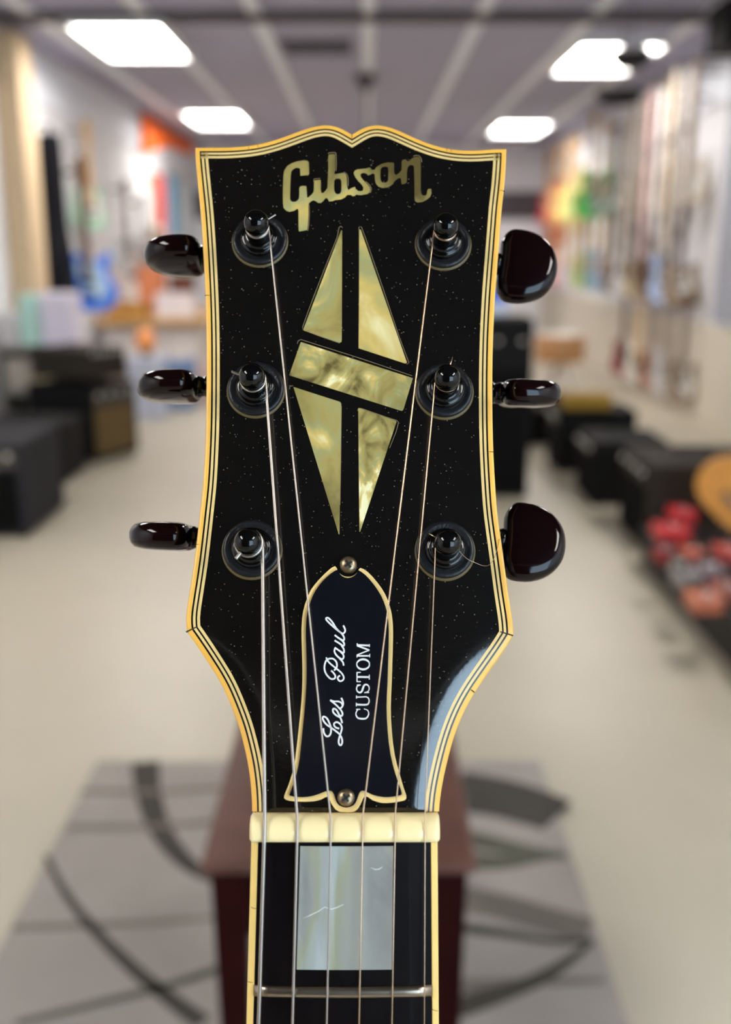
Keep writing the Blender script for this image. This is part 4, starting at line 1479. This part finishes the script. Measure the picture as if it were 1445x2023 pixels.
hang(XL + .16, 11.7, 1.2, math.pi / 2 - .6, 'single', (240, 236, 232), 'white guitar hanging on the left wall before the red pennant', M_maple, M_blk, LG, 1.0, hook=(-.17, 0, 0))
# pennants, banner and posters at the far end
bn = empty('orange_banner', (XL + .06, 11.7, 2.30), 'orange banner at the top of the left wall near the far end', 'banner')
slab('banner_cloth', [[Vector((-.0, .0)), Vector((1.4, .20)), Vector((3.4, .26)), Vector((3.4, .42)), Vector((0, .42))]], 0, .02, cmat((255, 112, 18), .6), bn).rotation_euler = (math.pi / 2, 0, math.pi / 2)
tube('rod', [(0, -.05, .425), (0, 3.45, .425)], .012, M_blk, bn, 6)
for (y, z0_, z1_, c, l) in ((12.5, 1.3, 2.15, (228, 60, 80), 'red pennant hanging on the left wall under the orange banner'),
                            (13.4, 1.45, 2.2, (90, 166, 204), 'teal pennant hanging on the left wall next to the red one'),
                            (14.7, 1.2, 2.2, (226, 236, 244), 'white pennant hanging on the left wall by the far wall')):
    t = empty('pennant', (XL + .03, y, z0_), l, 'pennant', 'pennants at the far end of the left wall')
    box('pennant_cloth', XL + .02, XL + .04, y, y + .5, z0_, z1_, cmat(c, .7), t)
    tube('rod', [(0, -.03, z1_ - z0_), (0, .53, z1_ - z0_)], .014, M_blk, t, 6)
for (y, y1_, z0_, z1_, c, l) in ((14.1, 15.2, 1.35, 2.2, (236, 84, 92), 'red banner on the right wall at the far end'),
                                 (13.1, 13.6, 1.5, 2.25, (240, 222, 160), 'cream yellow banner on the right wall next to the red one')):
    t = empty('wall_banner', (XR - .03, y, z0_), l, 'banner', 'banners on the right wall')
    box('banner_cloth', XR - .05, XR - .03, y, y1_, z0_, z1_, cmat(c, .7), t)
    tube('rod', [(0, -.03, z1_ - z0_), (0, y1_ - y + .03, z1_ - z0_)], .014, M_blk, t, 6)
sp = empty('ceiling_speaker', (2.35, 6.5, ZC - .45), 'black loudspeaker hung under the ceiling in the upper right corner', 'speaker')
box('speaker_box', 2.08, 2.62, 6.3, 6.7, ZC - .32, ZC - .05, M_tolex, sp, .01)
box('speaker_grille', 2.11, 2.59, 6.29, 6.299, ZC - .30, ZC - .07, M_cloth, sp)
box('bracket', 2.33, 2.37, 6.48, 6.52, ZC - .05, ZC - .021, M_blk, sp)
wb = empty('display_board', (1.9, YF - .1, .9), 'white display board on the far wall', 'board')
box('board_face', 1.35, 2.6, YF - .09, YF - .065, 1.05, 1.68, cmat((240, 240, 246), .5), wb)  # plain white board face, no emission
box('board_frame', 1.33, 2.62, YF - .1, YF - .09, 1.02, 1.06, M_blk, wb)
for (x, z, w, h, c, l) in ((1.72, 1.3, .22, .3, (196, 244, 190), 'pale green poster on the white display board'),
                           (1.72, 1.07, .24, .2, (250, 214, 130), 'yellow poster on the white display board')):
    t = empty('poster', (x, YF - .1, z), l, 'poster', 'posters on the display board')
    box('sheet', x - w / 2, x + w / 2, YF - .108, YF - .101, z, z + h, cmat(c, .6), t)
cx_ = empty('blue_crate', (1.62, 14.0, 0), 'bright blue crate stack at the far end behind the speaker tower', 'crate')
for i in range(3):
    box('crate', 1.35, 1.9, 13.8, 14.2, .001 + i * .3, .29 + i * .3, cmat(((40, 90, 230), (190, 210, 240), (70, 110, 236))[i], .5), cx_, .01)
dr = empty('snare_drum', (1.42, 7.45, 0), 'tan wooden drum on a stand behind the low black amplifiers', 'drum')
lathe('shell', [(.17, .5), (.18, .51), (.18, .68), (.17, .69)], cmat((206, 150, 96), .4), dr, 24)
lathe('drum_head', [(.168, .69), (.168, .695), (.01, .697)], cmat((238, 232, 222), .6), dr, 24)
for k in range(3):
    a = 2 * math.pi * k / 3
    tube('leg', [(.02 * math.cos(a), .02 * math.sin(a), .5), (.22 * math.cos(a), .22 * math.sin(a), .01)], .01, M_chr, dr, 6)

# ceiling details
pd = empty('ceiling_camera', (.0, 9.3, ZC), 'small dark cone on a stem under the middle of the ceiling', 'ceiling fitting')
lathe('cone', [(.09, -.021), (.08, -.06), (.035, -.13), (.02, -.16)], cmat((52, 48, 54), .6), pd, 18)
tube('stem', [(0, 0, -.15), (0, 0, -.62)], .012, cmat((120, 116, 124), .6), pd, 8)
vt = empty('air_vent', (-.42, 8.1, ZC), 'dark rectangular air vent in the ceiling beside the middle rail', 'vent')
box('vent_frame', -.62, -.10, 7.85, 8.45, ZC - .012, ZC - .001, cmat((108, 106, 116), .7), vt)
for i in range(6):
    box('louvre', -.60, -.12, 7.89 + i * .09, 7.94 + i * .09, ZC - .02, ZC - .0125, cmat((84, 82, 92), .7), vt)
for (p, Y, r_, l) in (((1248, 108), 6.6, .13, 'dark bowl pendant hanging across the lit ceiling panel'),
                      ((1225, 182), 7.0, .16, 'dark bowl pendant hanging below the lit ceiling panel')):
    q = at(p[0], p[1], Y)
    t = empty('pendant_lamp', q, l, 'pendant lamp', 'dark bowl pendants under the ceiling')
    lathe('bowl', [(.01, -.085), (r_ * .5, -.078), (r_ * .8, -.05), (r_, 0), (r_ * .97, .004), (r_ * .75, -.04)], cmat((20, 18, 17), .6), t, 28)
    lathe('cap', [(r_ * .96, .0045), (r_ * .8, .03), (r_ * .3, .05), (.01, .055)], cmat((206, 196, 196), .6), t, 28)
    tube('cord', [(0, 0, .054), (0, 0, ZC - q.z - .001)], .004, M_blk, t, 6)

# ------------------------------------------------------------------ pedal display at the right edge
M_rk = mat('display_black', (18, 16, 16), .6)
rk = empty('pedal_display', (1.5, 3.3, 0), 'low black display plinth covered with small pedals at the right edge', 'display')
box('plinth', 1.17, 2.0, 2.45, 4.1, .001, .15, M_rk, rk, .01)
box('top_board', 1.16, 2.01, 2.44, 4.11, .151, .17, cmat((30, 25, 24), .5), rk, .004)
PD = [((1347, 1012), .06, (214, 60, 64), 'light red effects pedal at the far corner of the black plinth'),
      ((1326, 1046), .075, (196, 40, 46), 'large crimson effects pedal on the front edge of the black plinth'),
      ((1312, 1090), .04, (150, 22, 32), 'dark red effects pedal at the front corner of the black plinth'),
      ((1344, 1116), .036, (150, 146, 138), 'grey effects pedal in front of the crimson one'),
      ((1356, 1138), .05, (128, 122, 122), 'second grey effects pedal, nearer than the first'),
      ((1366, 1090), .045, (206, 90, 56), 'orange effects pedal between the crimson and grey ones'),
      ((1400, 1122), .05, (140, 124, 132), 'mauve effects pedal beside the second grey one'),
      ((1390, 1180), .06, (190, 108, 78), 'salmon effects pedal nearest the camera on the plinth'),
      ((1432, 1160), .055, (150, 84, 70), 'brick brown effects pedal at the right edge'),
      ((1436, 1085), .05, (196, 84, 74), 'coral effects pedal below the amber guitar')]
for (p, r_, c, l) in PD:
    q = on_floor(p[0], p[1], .21)
    r_ *= .8
    t = empty('effects_pedal', (q.x, q.y, .17), l, 'pedal', 'effects pedals on the black plinth')
    zt = .171
    t.location.z = zt - .001
    box('enclosure', q.x - r_, q.x + r_, q.y - r_ * 1.3, q.y + r_ * 1.3, zt, zt + .055, cmat(c, .35), t, .008)
    lathe('footswitch', [(.014, .0565), (.014, .066), (.004, .068)], M_chr, t, 10, (0, -r_ * .8, 0))
    for dx in (-.45, .45):
        lathe('knob', [(.013, .0565), (.011, .074), (.002, .075)], M_blk, t, 10, (r_ * dx, r_ * .7, 0))
t = hang(1.37, 3.86, .285, 0, 'acoustic', (214, 150, 66), 'amber acoustic guitar leaning on the black plinth', M_rose, None, 'guitars on the plinth', .85, 0,
         mat('spruce_top', (212, 146, 66), .35, noise=.15, nscale=20))
t.rotation_euler = (Matrix.Rotation(-.35, 3, 'Z') @ Matrix.Rotation(math.pi / 2 - .12, 3, 'X') @ Matrix.Rotation(-.75, 3, 'Z')).to_euler()
